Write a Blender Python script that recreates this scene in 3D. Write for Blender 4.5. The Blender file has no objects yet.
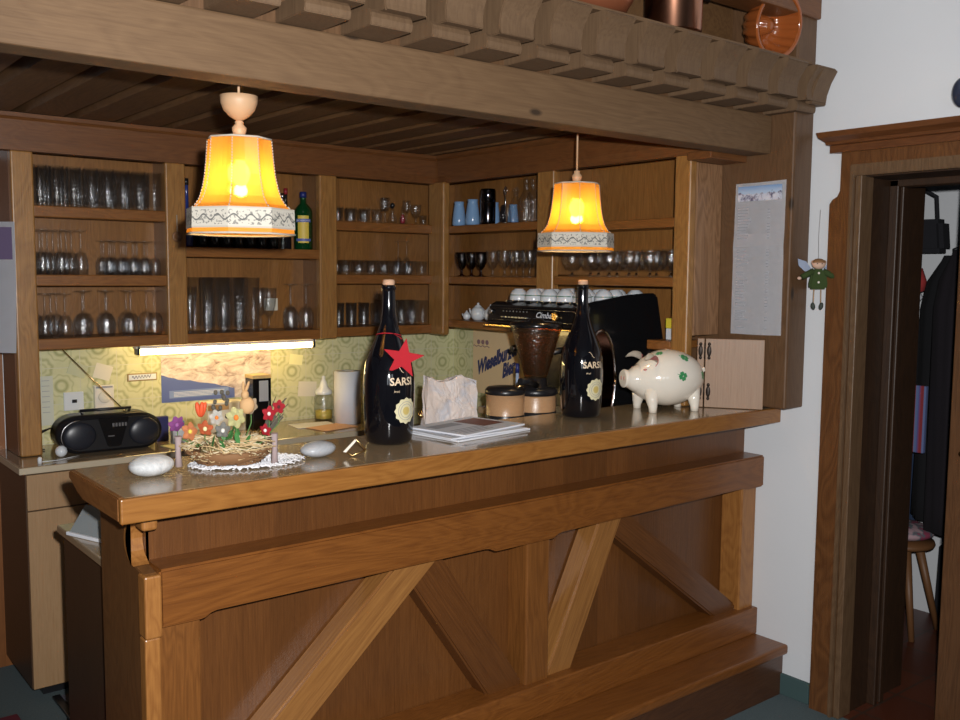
import bpy, bmesh, math, random
from mathutils import Vector, Matrix
random.seed(7)
PI = math.pi
C = bpy.context.scene.collection
sc = bpy.context.scene

# ---------------------------------------------------------------- node helpers
class NT:
    def __init__(s, name):
        s.m = bpy.data.materials.new(name); s.m.use_nodes = True
        s.t = s.m.node_tree; s.n = s.t.nodes; s.l = s.t.links
        s.b = s.n['Principled BSDF']; s.out = s.n['Material Output']
    def new(s, kind, **kw):
        n = s.n.new(kind)
        for k, v in kw.items(): setattr(n, k, v)
        return n
    def put(s, sock, v):
        if hasattr(v, 'is_output') or isinstance(v, bpy.types.NodeSocket): s.l.new(v, sock)
        else: sock.default_value = v
    def math(s, op, a, b=0.0, c=0.0):
        n = s.new('ShaderNodeMath', operation=op)
        s.put(n.inputs[0], a); s.put(n.inputs[1], b); s.put(n.inputs[2], c)
        return n.outputs[0]
    def coord(s, kind='Object'):
        return s.new('ShaderNodeTexCoord').outputs[kind]
    def mapping(s, v, scale=(1,1,1), loc=(0,0,0), rot=(0,0,0)):
        n = s.new('ShaderNodeMapping'); s.l.new(v, n.inputs[0])
        n.inputs['Scale'].default_value = scale; n.inputs['Location'].default_value = loc; n.inputs['Rotation'].default_value = rot
        return n.outputs[0]
    def noise(s, v, scale=5, detail=4, rough=.5, dist=0):
        n = s.new('ShaderNodeTexNoise'); s.l.new(v, n.inputs['Vector'])
        n.inputs['Scale'].default_value = scale; n.inputs['Detail'].default_value = detail
        n.inputs['Roughness'].default_value = rough; n.inputs['Distortion'].default_value = dist
        return n.outputs['Fac']
    def ramp(s, f, stops):
        n = s.new('ShaderNodeValToRGB'); s.l.new(f, n.inputs[0])
        e = n.color_ramp.elements
        while len(e) < len(stops): e.new(.5)
        for i, (p, c) in enumerate(stops):
            e[i].position = p; e[i].color = (*c, 1)
        return n.outputs[0]
    def mix(s, f, a, b, mode='MIX'):
        n = s.new('ShaderNodeMix', data_type='RGBA', blend_type=mode)
        s.put(n.inputs[0], f); 
        s.put(n.inputs[6], a if not isinstance(a, tuple) else (*a, 1)); s.put(n.inputs[7], b if not isinstance(b, tuple) else (*b, 1))
        return n.outputs[2]
    def sep(s, v):
        n = s.new('ShaderNodeSeparateXYZ'); s.l.new(v, n.inputs[0]); return n.outputs
    def bump(s, h, strength=.2, dist=.01):
        n = s.new('ShaderNodeBump'); s.l.new(h, n.inputs['Height'])
        n.inputs['Strength'].default_value = strength; n.inputs['Distance'].default_value = dist
        s.l.new(n.outputs[0], s.b.inputs['Normal'])
    def base(s, c): s.put(s.b.inputs['Base Color'], c if not isinstance(c, tuple) else (*c, 1))
    def p(s, **kw):
        for k, v in kw.items(): s.b.inputs[k.replace('_', ' ')].default_value = v
        return s

MATS = {}
def mat(name, col, rough=.5, metal=0, **kw):
    if name in MATS: return MATS[name]
    n = NT(name); n.base(col); n.p(Roughness=rough, Metallic=metal)
    v = n.noise(n.coord(), 40, 2)
    n.base(n.mix(n.math('MULTIPLY', v, .18), (*col[:3],), tuple(c*.75 for c in col)))
    for k, val in kw.items(): n.b.inputs[k.replace('_', ' ')].default_value = val
    MATS[name] = n.m
    return n.m

def wood(name, light, dark, grain='Z', rough=.38, strips=None, strip_axis='X', strip_w=.09, knots=0, coat=.15, cathedral=.35, sc=1.0):
    n = NT(name); co = n.coord()
    hi, lo = 34*sc, 1.3*sc
    s = {'X': (lo, hi, hi), 'Y': (hi, lo, hi), 'Z': (hi, hi, lo)}[grain]
    off = None
    base_v = co
    if strips:
        ax = n.sep(co)['XYZ'.index(strip_axis)]
        cell = n.math('FLOOR', n.math('DIVIDE', ax, strip_w))
        wn = n.new('ShaderNodeTexWhiteNoise', noise_dimensions='1D'); n.l.new(cell, wn.inputs['W'])
        off = wn.outputs['Value']
        cmb = n.new('ShaderNodeCombineXYZ')
        mul = n.math('MULTIPLY', off, 7.0)
        for i in range(3): n.l.new(mul, cmb.inputs[i])
        va = n.new('ShaderNodeVectorMath', operation='ADD'); n.l.new(co, va.inputs[0]); n.l.new(cmb.outputs[0], va.inputs[1])
        base_v = va.outputs[0]
    v = n.mapping(base_v, s)
    fine = n.noise(v, 6, 7, .7)
    s2 = tuple(k*.16 if k == hi else k*.9 for k in s)
    broad = n.noise(n.mapping(base_v, s2), 1.0, 3, .5, 1.2)
    w = n.math('MULTIPLY', n.math('PINGPONG', n.math('MULTIPLY', broad, 16.0), .5), 2.0)
    f = n.math('ADD', n.math('MULTIPLY', fine, 1.0-cathedral*.6), n.math('MULTIPLY', w, cathedral*.6))
    col = n.ramp(f, [(.25, dark), (.5, tuple((a+b)/2 for a, b in zip(light, dark))), (.78, light)])
    if off is not None:
        col = n.mix(n.math('MULTIPLY', off, .45), col, tuple(c*.55 for c in dark))
    if knots:
        vo = n.new('ShaderNodeTexVoronoi'); n.l.new(n.mapping(co, {'X': (3.6, 9, 9), 'Z': (9, 9, 3.6), 'Y': (9, 3.6, 9)}[grain]), vo.inputs['Vector'])
        vo.inputs['Scale'].default_value = 1.0
        k = n.ramp(vo.outputs['Distance'], [(.05, (0, 0, 0)), (.11, (1, 1, 1))])
        col = n.mix(k, tuple(c*.35 for c in dark), col)
    n.base(col); n.p(Roughness=rough); n.b.inputs['Coat Weight'].default_value = coat; n.b.inputs['Coat Roughness'].default_value = .22
    n.bump(fine, .25, .003)
    return n.m

OAK   = wood('oak_post', (.41, .205, .058), (.22, .098, .025), 'Z', rough=.4, coat=.3)
OAKX  = wood('oak_rail', (.235, .083, .016), (.125, .039, .007), 'X', rough=.36, coat=.18)
OAKY  = wood('oak_edge_y', (.27, .11, .030), (.15, .055, .015), 'Y', rough=.36, coat=.22)
OAKZ  = wood('oak_stile', (.23, .086, .019), (.12, .042, .009), 'Z', rough=.38, coat=.2)
OAKL  = wood('oak_stile_light', (.38, .165, .042), (.22, .082, .019), 'Z', rough=.38, coat=.2)
OAKTOP= wood('oak_top_edge', (.34, .145, .032), (.21, .078, .015), 'X', rough=.34, coat=.25)
VENEER= wood('oak_veneer_panel', (.185, .069, .017), (.095, .033, .008), 'Z', strips=True, strip_w=.105, coat=.15, cathedral=.12)
BACKW = wood('oak_cabinet_back', (.36, .165, .045), (.20, .082, .021), 'Z', strips=True, strip_w=.13, coat=.12, cathedral=.3)
BACKWB= wood('oak_cabinet_back_side', (.36, .165, .045), (.20, .082, .021), 'Z', strips=True, strip_axis='Y', strip_w=.13, coat=.12, cathedral=.3)
SHELFX= wood('oak_shelf_x', (.29, .118, .029), (.165, .060, .014), 'X', coat=.12)
SHELFY= wood('oak_shelf_y', (.29, .118, .029), (.165, .060, .014), 'Y', coat=.12)
VALX  = wood('dark_cornice_x', (.20, .078, .023), (.105, .037, .011), 'X', rough=.45, coat=.1, cathedral=.25)
VALY  = wood('dark_cornice_y', (.20, .078, .023), (.105, .037, .011), 'Y', rough=.45, coat=.1, cathedral=.25)
PINE  = wood('aged_pine_beam', (.185, .108, .052), (.115, .062, .028), 'X', rough=.7, knots=1, coat=0, cathedral=.25, sc=.8)
PINET = wood('aged_pine_block', (.175, .106, .056), (.105, .060, .031), 'Z', rough=.62, coat=0, cathedral=.2, sc=.8)
PINEZ = wood('pine_side_board', (.150, .078, .036), (.09, .044, .018), 'Z', rough=.5, knots=1, coat=.05)
SLATW = wood('dark_ceiling_slat', (.19, .098, .038), (.10, .047, .018), 'Y', rough=.55, coat=0)
DOORW = wood('door_frame_oak', (.155, .062, .019), (.082, .030, .009), 'Z', rough=.4, coat=.12, cathedral=.5)
DOORWY= wood('door_cornice_oak', (.155, .056, .018), (.085, .028, .009), 'Y', rough=.4, coat=.12)
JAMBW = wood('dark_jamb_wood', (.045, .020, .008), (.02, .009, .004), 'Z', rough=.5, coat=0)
ENDW  = wood('end_panel_oak', (.35, .19, .095), (.20, .10, .045), 'Z', rough=.4, coat=.15, cathedral=.6)
FLAPW = wood('pale_flap_wood', (.36, .225, .14), (.26, .155, .092), 'Z', rough=.5, coat=.05, cathedral=.1)
LAMDR = wood('pale_laminate_door', (.40, .25, .13), (.30, .175, .082), 'Z', rough=.45, coat=.05, cathedral=.1)
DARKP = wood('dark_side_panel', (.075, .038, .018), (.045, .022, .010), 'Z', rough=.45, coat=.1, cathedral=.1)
PINEWALL = wood('wall_panel_wood', (.33, .12, .03), (.22, .075, .018), 'Z', rough=.45, strips=True, strip_w=.12)

def glassmat(name, col=(1, 1, 1), rough=.05, ior=1.5, body=0.0):
    # thin-walled vessel glass: clear transmission under a Fresnel reflection
    n = NT(name); n.n.remove(n.b)
    t = n.new('ShaderNodeBsdfTransparent'); n.put(t.inputs[0], (*col, 1)); g = n.new('ShaderNodeBsdfGlossy'); g.inputs['Roughness'].default_value = rough
    bp = n.new('ShaderNodeBump'); bp.inputs['Strength'].default_value = .9; bp.inputs['Distance'].default_value = .004; n.l.new(n.noise(n.mapping(n.coord(), (1, 1, 1.6)), 75, 2), bp.inputs['Height']); n.l.new(bp.outputs[0], g.inputs['Normal'])
    lw = n.new('ShaderNodeLayerWeight'); lw.inputs['Blend'].default_value = .5; f_ = n.math('ADD', n.math('MULTIPLY', n.math('POWER', lw.outputs['Facing'], 3.0), .36), .075)
    d = n.new('ShaderNodeBsdfDiffuse'); n.put(d.inputs[0], (*col, 1))
    m0 = n.new('ShaderNodeMixShader'); m0.inputs[0].default_value = body; n.l.new(t.outputs[0], m0.inputs[1]); n.l.new(d.outputs[0], m0.inputs[2])
    m = n.new('ShaderNodeMixShader'); n.l.new(f_, m.inputs[0]); n.l.new(m0.outputs[0], m.inputs[1])
    g2 = n.new('ShaderNodeBsdfGlossy'); g2.inputs['Roughness'].default_value = .26; n.l.new(bp.outputs[0], g2.inputs['Normal']); mg = n.new('ShaderNodeMixShader'); mg.inputs[0].default_value = .5; n.l.new(g.outputs[0], mg.inputs[1]); n.l.new(g2.outputs[0], mg.inputs[2]); n.l.new(mg.outputs[0], m.inputs[2])
    n.l.new(m.outputs[0], n.out.inputs[0]); return n.m
GLASS = glassmat('clear_glass', (.972, .98, .988), .08); GLASSBR = glassmat('brown_glass', (.40, .22, .12)); GLASSGR = glassmat('green_glass', (.02, .28, .08))
AMBER = glassmat('amber_hopper_plastic', (.78, .52, .26), .08, 1.4, .02); PALEPL = glassmat('clear_plastic', (.42, .46, .48), .15, 1.4, .55)
WHITE = mat('white_porcelain', (.72, .76, .80), .12, Coat_Weight=.5)
CREAM = mat('cream_porcelain', (.84, .78, .68), .1, Coat_Weight=.6)
BLACK = mat('black_plastic', (.012, .012, .014), .32)
BLACKM = mat('black_lacquer', (.008, .008, .009), .18, Coat_Weight=.3)
BLKFAB = mat('black_fabric', (.010, .010, .014), .9)
BTL = mat('black_glass_bottle', (.004, .004, .006), .06, Coat_Weight=.6)
CHROME = mat('chrome', (.75, .75, .76), .12, 1)
STEEL = mat('brushed_steel', (.55, .55, .57), .3, 1)
GOLD = mat('brass', (.75, .52, .22), .25, 1)
COPPER = mat('copper', (.50, .24, .15), .22, 1)
GLAZE = mat('orange_brown_glaze', (.32, .085, .02), .12, Coat_Weight=.6)
RED = mat('red_felt', (.48, .008, .02), .8)
PAPER = mat('white_paper', (.72, .74, .80), .6)
PAPERC = mat('cream_paper', (.78, .72, .58), .7)
PAPERY = mat('yellow_note', (.85, .82, .45), .7)
INK = mat('dark_ink', (.06, .06, .10), .8)
INKB = mat('blue_ink', (.03, .04, .14), .7)
INKG = mat('grey_ink', (.30, .31, .36), .8)
ALU = mat('aluminium', (.6, .6, .6), .35, 1)
BLUEV = mat('blue_ceramic', (.22, .38, .62), .2, Coat_Weight=.4)
LEATH = mat('green_felt', (.03, .055, .01), .9)
SKIN = mat('felt_skin', (.62, .42, .32), .9)
LIGHTW = mat('turned_beech', (.60, .38, .22), .5)
WALLM = None

def tile_mat():
    n = NT('green_ring_tiles'); g = n.new('ShaderNodeNewGeometry').outputs['Position']
    sx, sy, sz = n.sep(g)
    u = n.math('ADD', sx, sy)   # works on both tiled walls
    P = .152
    def cell(a, o): return n.math('SUBTRACT', n.math('FRACT', n.math('ADD', n.math('DIVIDE', a, P), o)), .5)
    def ring(ou, ov, r, w, petals=False):
        a = cell(u, ou); b = cell(sz, ov)
        d = n.math('SQRT', n.math('ADD', n.math('MULTIPLY', a, a), n.math('MULTIPLY', b, b)))
        if petals:
            an = n.math('ARCTAN2', a, b)
            d = n.math('ADD', d, n.math('MULTIPLY', n.math('SINE', n.math('MULTIPLY', an, 8.0)), .018))
        x = n.math('DIVIDE', n.math('ABSOLUTE', n.math('SUBTRACT', d, r)), w)
        return n.math('SUBTRACT', 1.0, n.math('MINIMUM', x, 1.0))
    a = ring(0, 0, .15, .07); b = ring(.5, .5, .26, .07, True); c = ring(.5, .5, .12, .05); dd = ring(0, 0, .30, .035, True)
    m = n.math('MAXIMUM', n.math('MAXIMUM', a, n.math('MULTIPLY', b, .8)), n.math('MAXIMUM', n.math('MULTIPLY', c, .5), n.math('MULTIPLY', dd, .5)))
    nz = n.noise(g, 30, 3)
    base = n.mix(nz, (.60, .585, .32), (.74, .72, .45))
    col = n.mix(n.math('MULTIPLY', m, .75), base, (.30, .32, .13))
    gu = n.math('ABSOLUTE', cell(u, .0)); gv = n.math('ABSOLUTE', cell(sz, .0))
    gr = n.math('GREATER_THAN', n.math('MAXIMUM', gu, gv), .488)
    col = n.mix(gr, col, (.66, .64, .46))
    n.base(col); n.p(Roughness=.22)
    n.bump(n.math('SUBTRACT', 1.0, gr), .3, .002)
    return n.m
TILE = tile_mat()

def plaster():
    n = NT('white_plaster'); v = n.coord()
    f = n.noise(v, 2.2, 5); n.base(n.mix(f, (.64, .66, .69), (.72, .74, .765))); n.p(Roughness=.85)
    n.bump(n.noise(v, 60, 3), .15, .003); return n.m
WALLM = plaster()
def carpet():
    n = NT('teal_grey_carpet'); v = n.coord()
    f = n.noise(v, 160, 3); n.base(n.mix(f, (.055, .085, .095), (.125, .165, .175))); n.p(Roughness=.95)
    n.bump(f, .5, .004); return n.m
CARPET = carpet()
SKIRT = mat('teal_skirting', (.045, .085, .085), .8)
MAROON = mat('maroon_cloth', (.12, .012, .025), .9)
def laminate():
    n = NT('beige_stone_laminate'); v = n.coord()
    f = n.noise(v, 55, 5, .7); g = n.noise(v, 6, 3)
    c = n.mix(f, (.26, .185, .105), (.42, .315, .195)); n.base(n.mix(n.math('MULTIPLY', g, .3), c, (.20, .15, .10)))
    n.p(Roughness=.16); n.b.inputs['Coat Weight'].default_value = .4; n.b.inputs['Coat Roughness'].default_value = .08
    return n.m
LAM = laminate()
LAMEDGE = mat('pale_worktop_edge', (.50, .42, .30), .4)
def terracotta():
    n = NT('terracotta_tiles'); v = n.coord()
    br = n.new('ShaderNodeTexBrick'); n.l.new(v, br.inputs['Vector']); br.inputs['Scale'].default_value = 4
    br.offset = 0
    br.inputs['Color1'].default_value = (.11, .030, .014, 1); br.inputs['Color2'].default_value = (.08, .022, .011, 1); br.inputs['Mortar'].default_value = (.05, .03, .02, 1)
    br.inputs['Brick Width'].default_value = 1; br.inputs['Row Height'].default_value = 1; br.inputs['Mortar Size'].default_value = .02
    n.base(br.outputs[0]); n.p(Roughness=.4); return n.m
TERRA = terracotta()

# ---------------------------------------------------------------- mesh helpers
def V(*a): return Vector(a)
class MB:
    def __init__(s): s.b = bmesh.new()
    def box(s, x0, x1, y0, y1, z0, z1, bev=0, seg=2, mi=0):
        t = bmesh.new(); bmesh.ops.create_cube(t, size=1)
        for v in t.verts: v.co = V(x0+(v.co.x+.5)*(x1-x0), y0+(v.co.y+.5)*(y1-y0), z0+(v.co.z+.5)*(z1-z0))
        if bev: bmesh.ops.bevel(t, geom=t.edges[:], offset=bev, segments=seg, affect='EDGES', profile=.5)
        return s.merge(t, mi)
    def merge(s, t, mi=0, M=None):
        if M is not None: bmesh.ops.transform(t, matrix=M, verts=t.verts)
        mp = {v: s.b.verts.new(v.co) for v in t.verts}
        for f in t.faces:
            try: g = s.b.faces.new([mp[v] for v in f.verts]); g.material_index = mi; g.smooth = f.smooth
            except ValueError: pass
        t.free(); return s
    def prism(s, pts, axis, a0, a1, bev=0, mi=0, smooth=False):
        # pts are 2D in the plane perpendicular to axis: X->(y,z) Y->(x,z) Z->(x,y)
        def P(p, a): return {'X': V(a, p[0], p[1]), 'Y': V(p[0], a, p[1]), 'Z': V(p[0], p[1], a)}[axis]
        t = bmesh.new()
        A = [t.verts.new(P(p, a0)) for p in pts]; B = [t.verts.new(P(p, a1)) for p in pts]
        n = len(pts); t.faces.new(A); t.faces.new(B[::-1])
        for i in range(n):
            f = t.faces.new([A[i], B[i], B[(i+1) % n], A[(i+1) % n]]); f.smooth = smooth
        bmesh.ops.recalc_face_normals(t, faces=t.faces)
        if bev: bmesh.ops.bevel(t, geom=[e for e in t.edges if not e.is_boundary and e.calc_face_angle(0) > .5], offset=bev, segments=2, affect='EDGES')
        return s.merge(t, mi)
    def lathe(s, prof, c=(0, 0, 0), seg=24, mi=0, smooth=True, rad=None, close=False, M=None):
        t = bmesh.new(); rings = []
        for (r, z) in prof:
            if r < 1e-6: rings.append([t.verts.new(V(0, 0, z))])
            else: rings.append([t.verts.new(V(r*math.cos(2*PI*i/seg)*(rad(i, z) if rad else 1), r*math.sin(2*PI*i/seg)*(rad(i, z) if rad else 1), z)) for i in range(seg)])
        for a, b in zip(rings, rings[1:]):
            for i in range(seg):
                j = (i+1) % seg
                if len(a) == 1 and len(b) == 1: continue
                if len(a) == 1: f = t.faces.new([a[0], b[j], b[i]])
                elif len(b) == 1: f = t.faces.new([a[i], a[j], b[0]])
                else: f = t.faces.new([a[i], a[j], b[j], b[i]])
                f.smooth = smooth
        bmesh.ops.recalc_face_normals(t, faces=t.faces)
        m = Matrix.Translation(c)
        if M is not None: m = m @ M
        return s.merge(t, mi, m)
    def tube(s, pts, r, seg=8, mi=0, cap=True):
        pts = [V(*p) for p in pts]; rr = r if isinstance(r, (list, tuple)) else [r]*len(pts)
        t = bmesh.new(); rings = []; up = None
        for i, p in enumerate(pts):
            d = (pts[min(i+1, len(pts)-1)]-pts[max(i-1, 0)]).normalized()
            if up is None: up = d.orthogonal().normalized()
            else:
                up = (up-d*up.dot(d)); up = up.normalized() if up.length > 1e-6 else d.orthogonal().normalized()
            w = d.cross(up)
            rings.append([t.verts.new(p+(up*math.cos(2*PI*k/seg)+w*math.sin(2*PI*k/seg))*rr[i]) for k in range(seg)])
        for a, b in zip(rings, rings[1:]):
            for k in range(seg):
                f = t.faces.new([a[k], a[(k+1) % seg], b[(k+1) % seg], b[k]]); f.smooth = True
        if cap: t.faces.new(rings[0][::-1]); t.faces.new(rings[-1])
        bmesh.ops.recalc_face_normals(t, faces=t.faces)
        return s.merge(t, mi)
    def ball(s, c, r, seg=16, mi=0, M=None):
        t = bmesh.new(); bmesh.ops.create_uvsphere(t, u_segments=seg, v_segments=max(6, seg*2//3), radius=1)
        for f in t.faces: f.smooth = True
        rr = r if isinstance(r, (tuple, list)) else (r, r, r)
        m = Matrix.Translation(c) @ (M if M is not None else Matrix.Identity(4)) @ Matrix.Diagonal((*rr, 1))
        return s.merge(t, mi, m)
    def quad(s, a, b, c, d, mi=0):
        s.b.faces.new([s.b.verts.new(V(*p)) for p in (a, b, c, d)]).material_index = mi; return s
    def build(s, name, m, parent=None, world=True, smooth=None):
        me = bpy.data.meshes.new(name)
        if parent is not None and world:
            bmesh.ops.translate(s.b, verts=s.b.verts, vec=-wloc(parent))
        s.b.to_mesh(me); s.b.free()
        for x in (m if isinstance(m, (list, tuple)) else [m]): me.materials.append(x)
        o = bpy.data.objects.new(name, me); C.objects.link(o)
        if parent is not None: o.parent = parent
        return o
def wloc(o):
    v = Vector(o.location)
    while o.parent: o = o.parent; v += o.location
    return v
def M4(ax, deg): return Matrix.Rotation(math.radians(deg), 4, ax)
def tag(o, label=None, cat=None, group=None, kind=None):
    if label: o['label'] = label
    if cat: o['category'] = cat
    if group: o['group'] = group
    if kind: o['kind'] = kind
    return o
def thing(name, label, cat, loc=(0, 0, 0), rz=0, group=None):
    o = bpy.data.objects.new(name, None); C.objects.link(o); o.empty_display_size = .05
    o.location = loc; o.rotation_euler = (0, 0, rz); return tag(o, label, cat, group)
def rest(o, mb_or_pt):   # origin of a top-level mesh at a given point
    v = Vector(mb_or_pt); o.data.transform(Matrix.Translation(-v)); o.location = v; return o
def copy_tree(o, parent=None):
    c = o.copy(); C.objects.link(c)
    if parent is not None: c.parent = parent
    for ch in list(o.children): copy_tree(ch, c)
    return c
def text_bm(s, size, shear=0, extrude=.0, bold=0):
    cu = bpy.data.curves.new('t', 'FONT'); cu.body = s; cu.size = size; cu.shear = shear; cu.extrude = extrude; cu.offset = bold
    cu.resolution_u = 3; cu.align_x = 'CENTER'
    o = bpy.data.objects.new('t', cu); C.objects.link(o)
    dg = bpy.context.evaluated_depsgraph_get(); dg.update()
    me = bpy.data.meshes.new_from_object(o.evaluated_get(dg))
    C.objects.unlink(o); bpy.data.objects.remove(o); bpy.data.curves.remove(cu)
    b = bmesh.new(); b.from_mesh(me); bpy.data.meshes.remove(me); return b

# ---------------------------------------------------------------- camera
YAW, PIT, ROL = math.radians(38.742), math.radians(5.195), math.radians(.462)
fw = V(math.sin(YAW)*math.cos(PIT), math.cos(YAW)*math.cos(PIT), -math.sin(PIT))
rt = V(math.cos(YAW), -math.sin(YAW), 0); up = rt.cross(fw)
r2 = rt*math.cos(ROL)+up*math.sin(ROL); u2 = -rt*math.sin(ROL)+up*math.cos(ROL)
cam = bpy.data.cameras.new('camera'); co = bpy.data.objects.new('camera', cam); C.objects.link(co)
R = Matrix((r2, u2, -fw)).transposed().to_4x4()
co.matrix_world = Matrix.Translation((0, 0, 1.62)) @ R
cam.sensor_width = 36; cam.lens = 945.8/960*36; cam.clip_start = .02; sc.camera = co

XW, YT = 3.156, 4.16
# ---------------------------------------------------------------- setting
def struct(name, mb, m, parent=None):
    o = mb.build(name, m, parent)
    if parent is None: o['kind'] = 'structure'
    return o
struct('floor', MB().box(-3, XW, -3, YT+.1, -.06, 0), CARPET)
# right wall with its door opening (opening y 0.85..1.80, up to z 1.985)
w = MB(); w.box(XW, 3.60, 1.80, YT+.1, 0, 3.0); w.box(XW, 3.60, -3, .72, 0, 3.0); w.box(XW, 3.60, .72, 1.80, 1.985, 3.0)
struct('wall_right', w, WALLM)
struct('wall_back', MB().box(-3, XW, YT+.004, YT+.1, 0, 3.0), WALLM)
struct('wall_left', MB().box(-3.1, -3, -3, YT+.1, 0, 3.0), WALLM)
struct('trim_1', MB().box(-3, .868, YT-.02, YT+.004, 0, 2.06), PINEWALL)                        # wood panelling left of the bar
tl = MB(); tl.box(.89, XW-.012, YT-.008, YT+.004, .9, 1.318); tl.box(XW-.012, XW, 2.6, YT-.008, .9, 1.36)
struct('trim_2', tl, TILE)                                                                    # tiled splashback
bb = MB(); bb.box(XW-.014, XW, 1.912, 2.16, 0, .083, .003)
struct('baseboard_right', bb, SKIRT)
# room ceiling
struct('ceiling', MB().box(-3, XW, -3, YT+.1, 2.95, 3.05), WALLM)
# slatted ceiling over the bar
sl = MB(); sl.box(-.3, XW, 2.19, YT, 2.245, 2.27)
for k in range(19):
    x = -.20+k*.187
    if x+.14 < XW: sl.prism([(x, 2.207), (x+.135, 2.207), (x+.15, 2.245), (x-.015, 2.245)], 'Y', 2.192, YT)
struct('trim_3', sl, SLATW)
# door surround
dr = MB()
dr.prism([(1.897, 0), (1.897, 1.879), (1.886, 1.895), (1.868, 1.905), (1.858, 1.925), (1.857, 2.075), (.50, 2.075), (.50, 1.985), (1.80, 1.985), (1.80, 0)][::-1], 'X', XW-.03, XW)
d1 = struct('door_1', dr, DOORW)
fr = MB()
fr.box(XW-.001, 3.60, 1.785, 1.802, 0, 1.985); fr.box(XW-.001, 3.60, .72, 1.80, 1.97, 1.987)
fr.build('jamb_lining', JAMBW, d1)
fr = MB()
fr.prism([(1.80, 0), (1.80, 1.972), (.72, 1.972), (.72, 2.012), (1.815, 2.012), (1.815, 0)], 'X', XW-.045, XW-.028, .003)
fr.box(XW-.03, XW+.05, 1.776, 1.80, 0, 1.975, .003)
fr.build('inner_casing', wood('casing_grey_oak', (.16, .095, .05), (.09, .05, .025), 'Z', coat=.1), d1)
fr = MB()
for x, w_ in ((3.335, .022), (3.375, .03)):
    fr.box(x, x+w_, 1.752, 1.787, 0, 1.975, .004); fr.box(x, x+w_, .72, 1.787, 1.945, 1.972, .004)
fr.build('door_stop', JAMBW, d1)
cor = MB()
cor.prism([(1.94+.006, 2.075), (1.945, 2.075)], 'X', 0, .1) if False else None
prof = [(XW, 2.070), (XW-.045, 2.070), (XW-.045, 2.095), (XW-.058, 2.098), (XW-.062, 2.108), (XW-.085, 2.122), (XW-.092, 2.140), (XW, 2.140)]
t = bmesh.new(); A = []; B = []
for (x, z) in prof:
    ret = (XW-x)*.6
    A.append(t.verts.new(V(x, 1.868+ret, z-.012))); B.append(t.verts.new(V(x, .2, z-.012)))
t.faces.new(A); t.faces.new(B[::-1])
for i in range(len(prof)): j = (i+1) % len(prof); t.faces.new([A[i], B[i], B[j], A[j]])
bmesh.ops.recalc_face_normals(t, faces=t.faces); cor.merge(t)
cor.build('door_cornice', DOORWY, d1)
# the door leaf left ajar, opened into the hallway
lf = thing('door_2', None, None, (3.23, .76, 0), math.radians(-8)); lf['kind'] = 'structure'
m = MB(); m.box(0, .04, 0, .775, .01, 1.95, .004)
m.build('door_leaf', wood('door_leaf_brown', (.15, .07, .03), (.08, .035, .015), 'Z', knots=0, rough=.4), lf, world=False)
m = MB(); m.lathe([(0, 0), (.026, 0), (.026, .008), (.009, .01), (.009, .045), (.0, .045)], (0, .70, 1.02), 16, M=M4('Y', -90)); m.tube([(-.042, .70, 1.02), (-.044, .60, 1.018)], .008)
m.build('door_handle', GOLD, lf, world=False)
# hallway
struct('trim_4', MB().box(3.60, 5.2, .2, 4.3, -.06, 0.0).box(XW, 3.60, .72, 1.785, -.06, .0), TERRA)
struct('wall_hall', MB().box(4.50, 4.56, .2, 4.3, 0, 2.6).box(3.6, 5.2, 2.9, 2.96, 0, 2.6), WALLM)
struct('trim_5', MB().box(3.6, 5.2, .2, 4.3, 2.6, 2.65), WALLM)

# ---------------------------------------------------------------- canopy
cn = thing('bar_canopy', 'aged pine canopy over the bar, long beam and two tiers of rafter ends', 'canopy', (XW-.06, 2.05, 1.13))
MB().box(-.6, 3.037, 2.087, 2.187, 2.067, 2.206, .006).build('beam', PINE, cn)
MB().box(-.6, XW-.001, 2.10, 2.189, 2.2065, 2.3595).build('infill_board', PINEZ, cn)
for k in range(-5, 13):
    x = .88+.1765*k
    jit = random.uniform(-.004, .004)
    low = [(2.12, 2.2065), (1.962+jit, 2.2065), (1.958+jit, 2.214), (1.957+jit, 2.224), (1.961+jit, 2.236), (1.970+jit, 2.246), (2.12, 2.252)]
    MB().prism(low, 'X', x, x+.12, .002, smooth=False).build('lower_rafter_end', PINET, cn)
    upf = [(2.12, 2.247), (1.938, 2.243)]
    for i in range(9):
        f_ = i/8; upf.append((1.938-.040*f_**1.3+.014*math.sin(PI*f_)+jit, 2.243+.107*f_))
    upf += [(1.905, 2.359), (2.12, 2.359)]
    MB().prism(upf, 'X', x+.028, x+.148, .0025).build('upper_rafter_end', PINET, cn)
MB().prism([(2.12, 2.238), (1.945, 2.234), (1.940, 2.27), (1.925, 2.31), (1.90, 2.352), (1.995, 2.378), (2.12, 2.385)], 'X', 3.062, XW-.001, .003).build('upper_rafter_end', PINET, cn)
MB().box(3.037, XW-.001, 1.99, 2.43, 1.131, 2.95, .007).build('side_board', PINEZ, cn)
MB().box(-.6, 3.03, 1.925, 2.27, 2.360, 2.3715, .002).build('shelf_board', PINE, cn)
MB().box(-.6, XW-.001, 1.975, 2.09, 2.545, 2.75, .006).build('top_beam', VALX, cn)
MB().box(-.6, 3.03, 2.27, 2.30, 2.397, 2.95).build('back_board', SLATW, cn)
MB().box(2.82, 3.0365, 2.19, 2.30, 2.045, 2.075, .004).build('moulding', VALX, cn)

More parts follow.
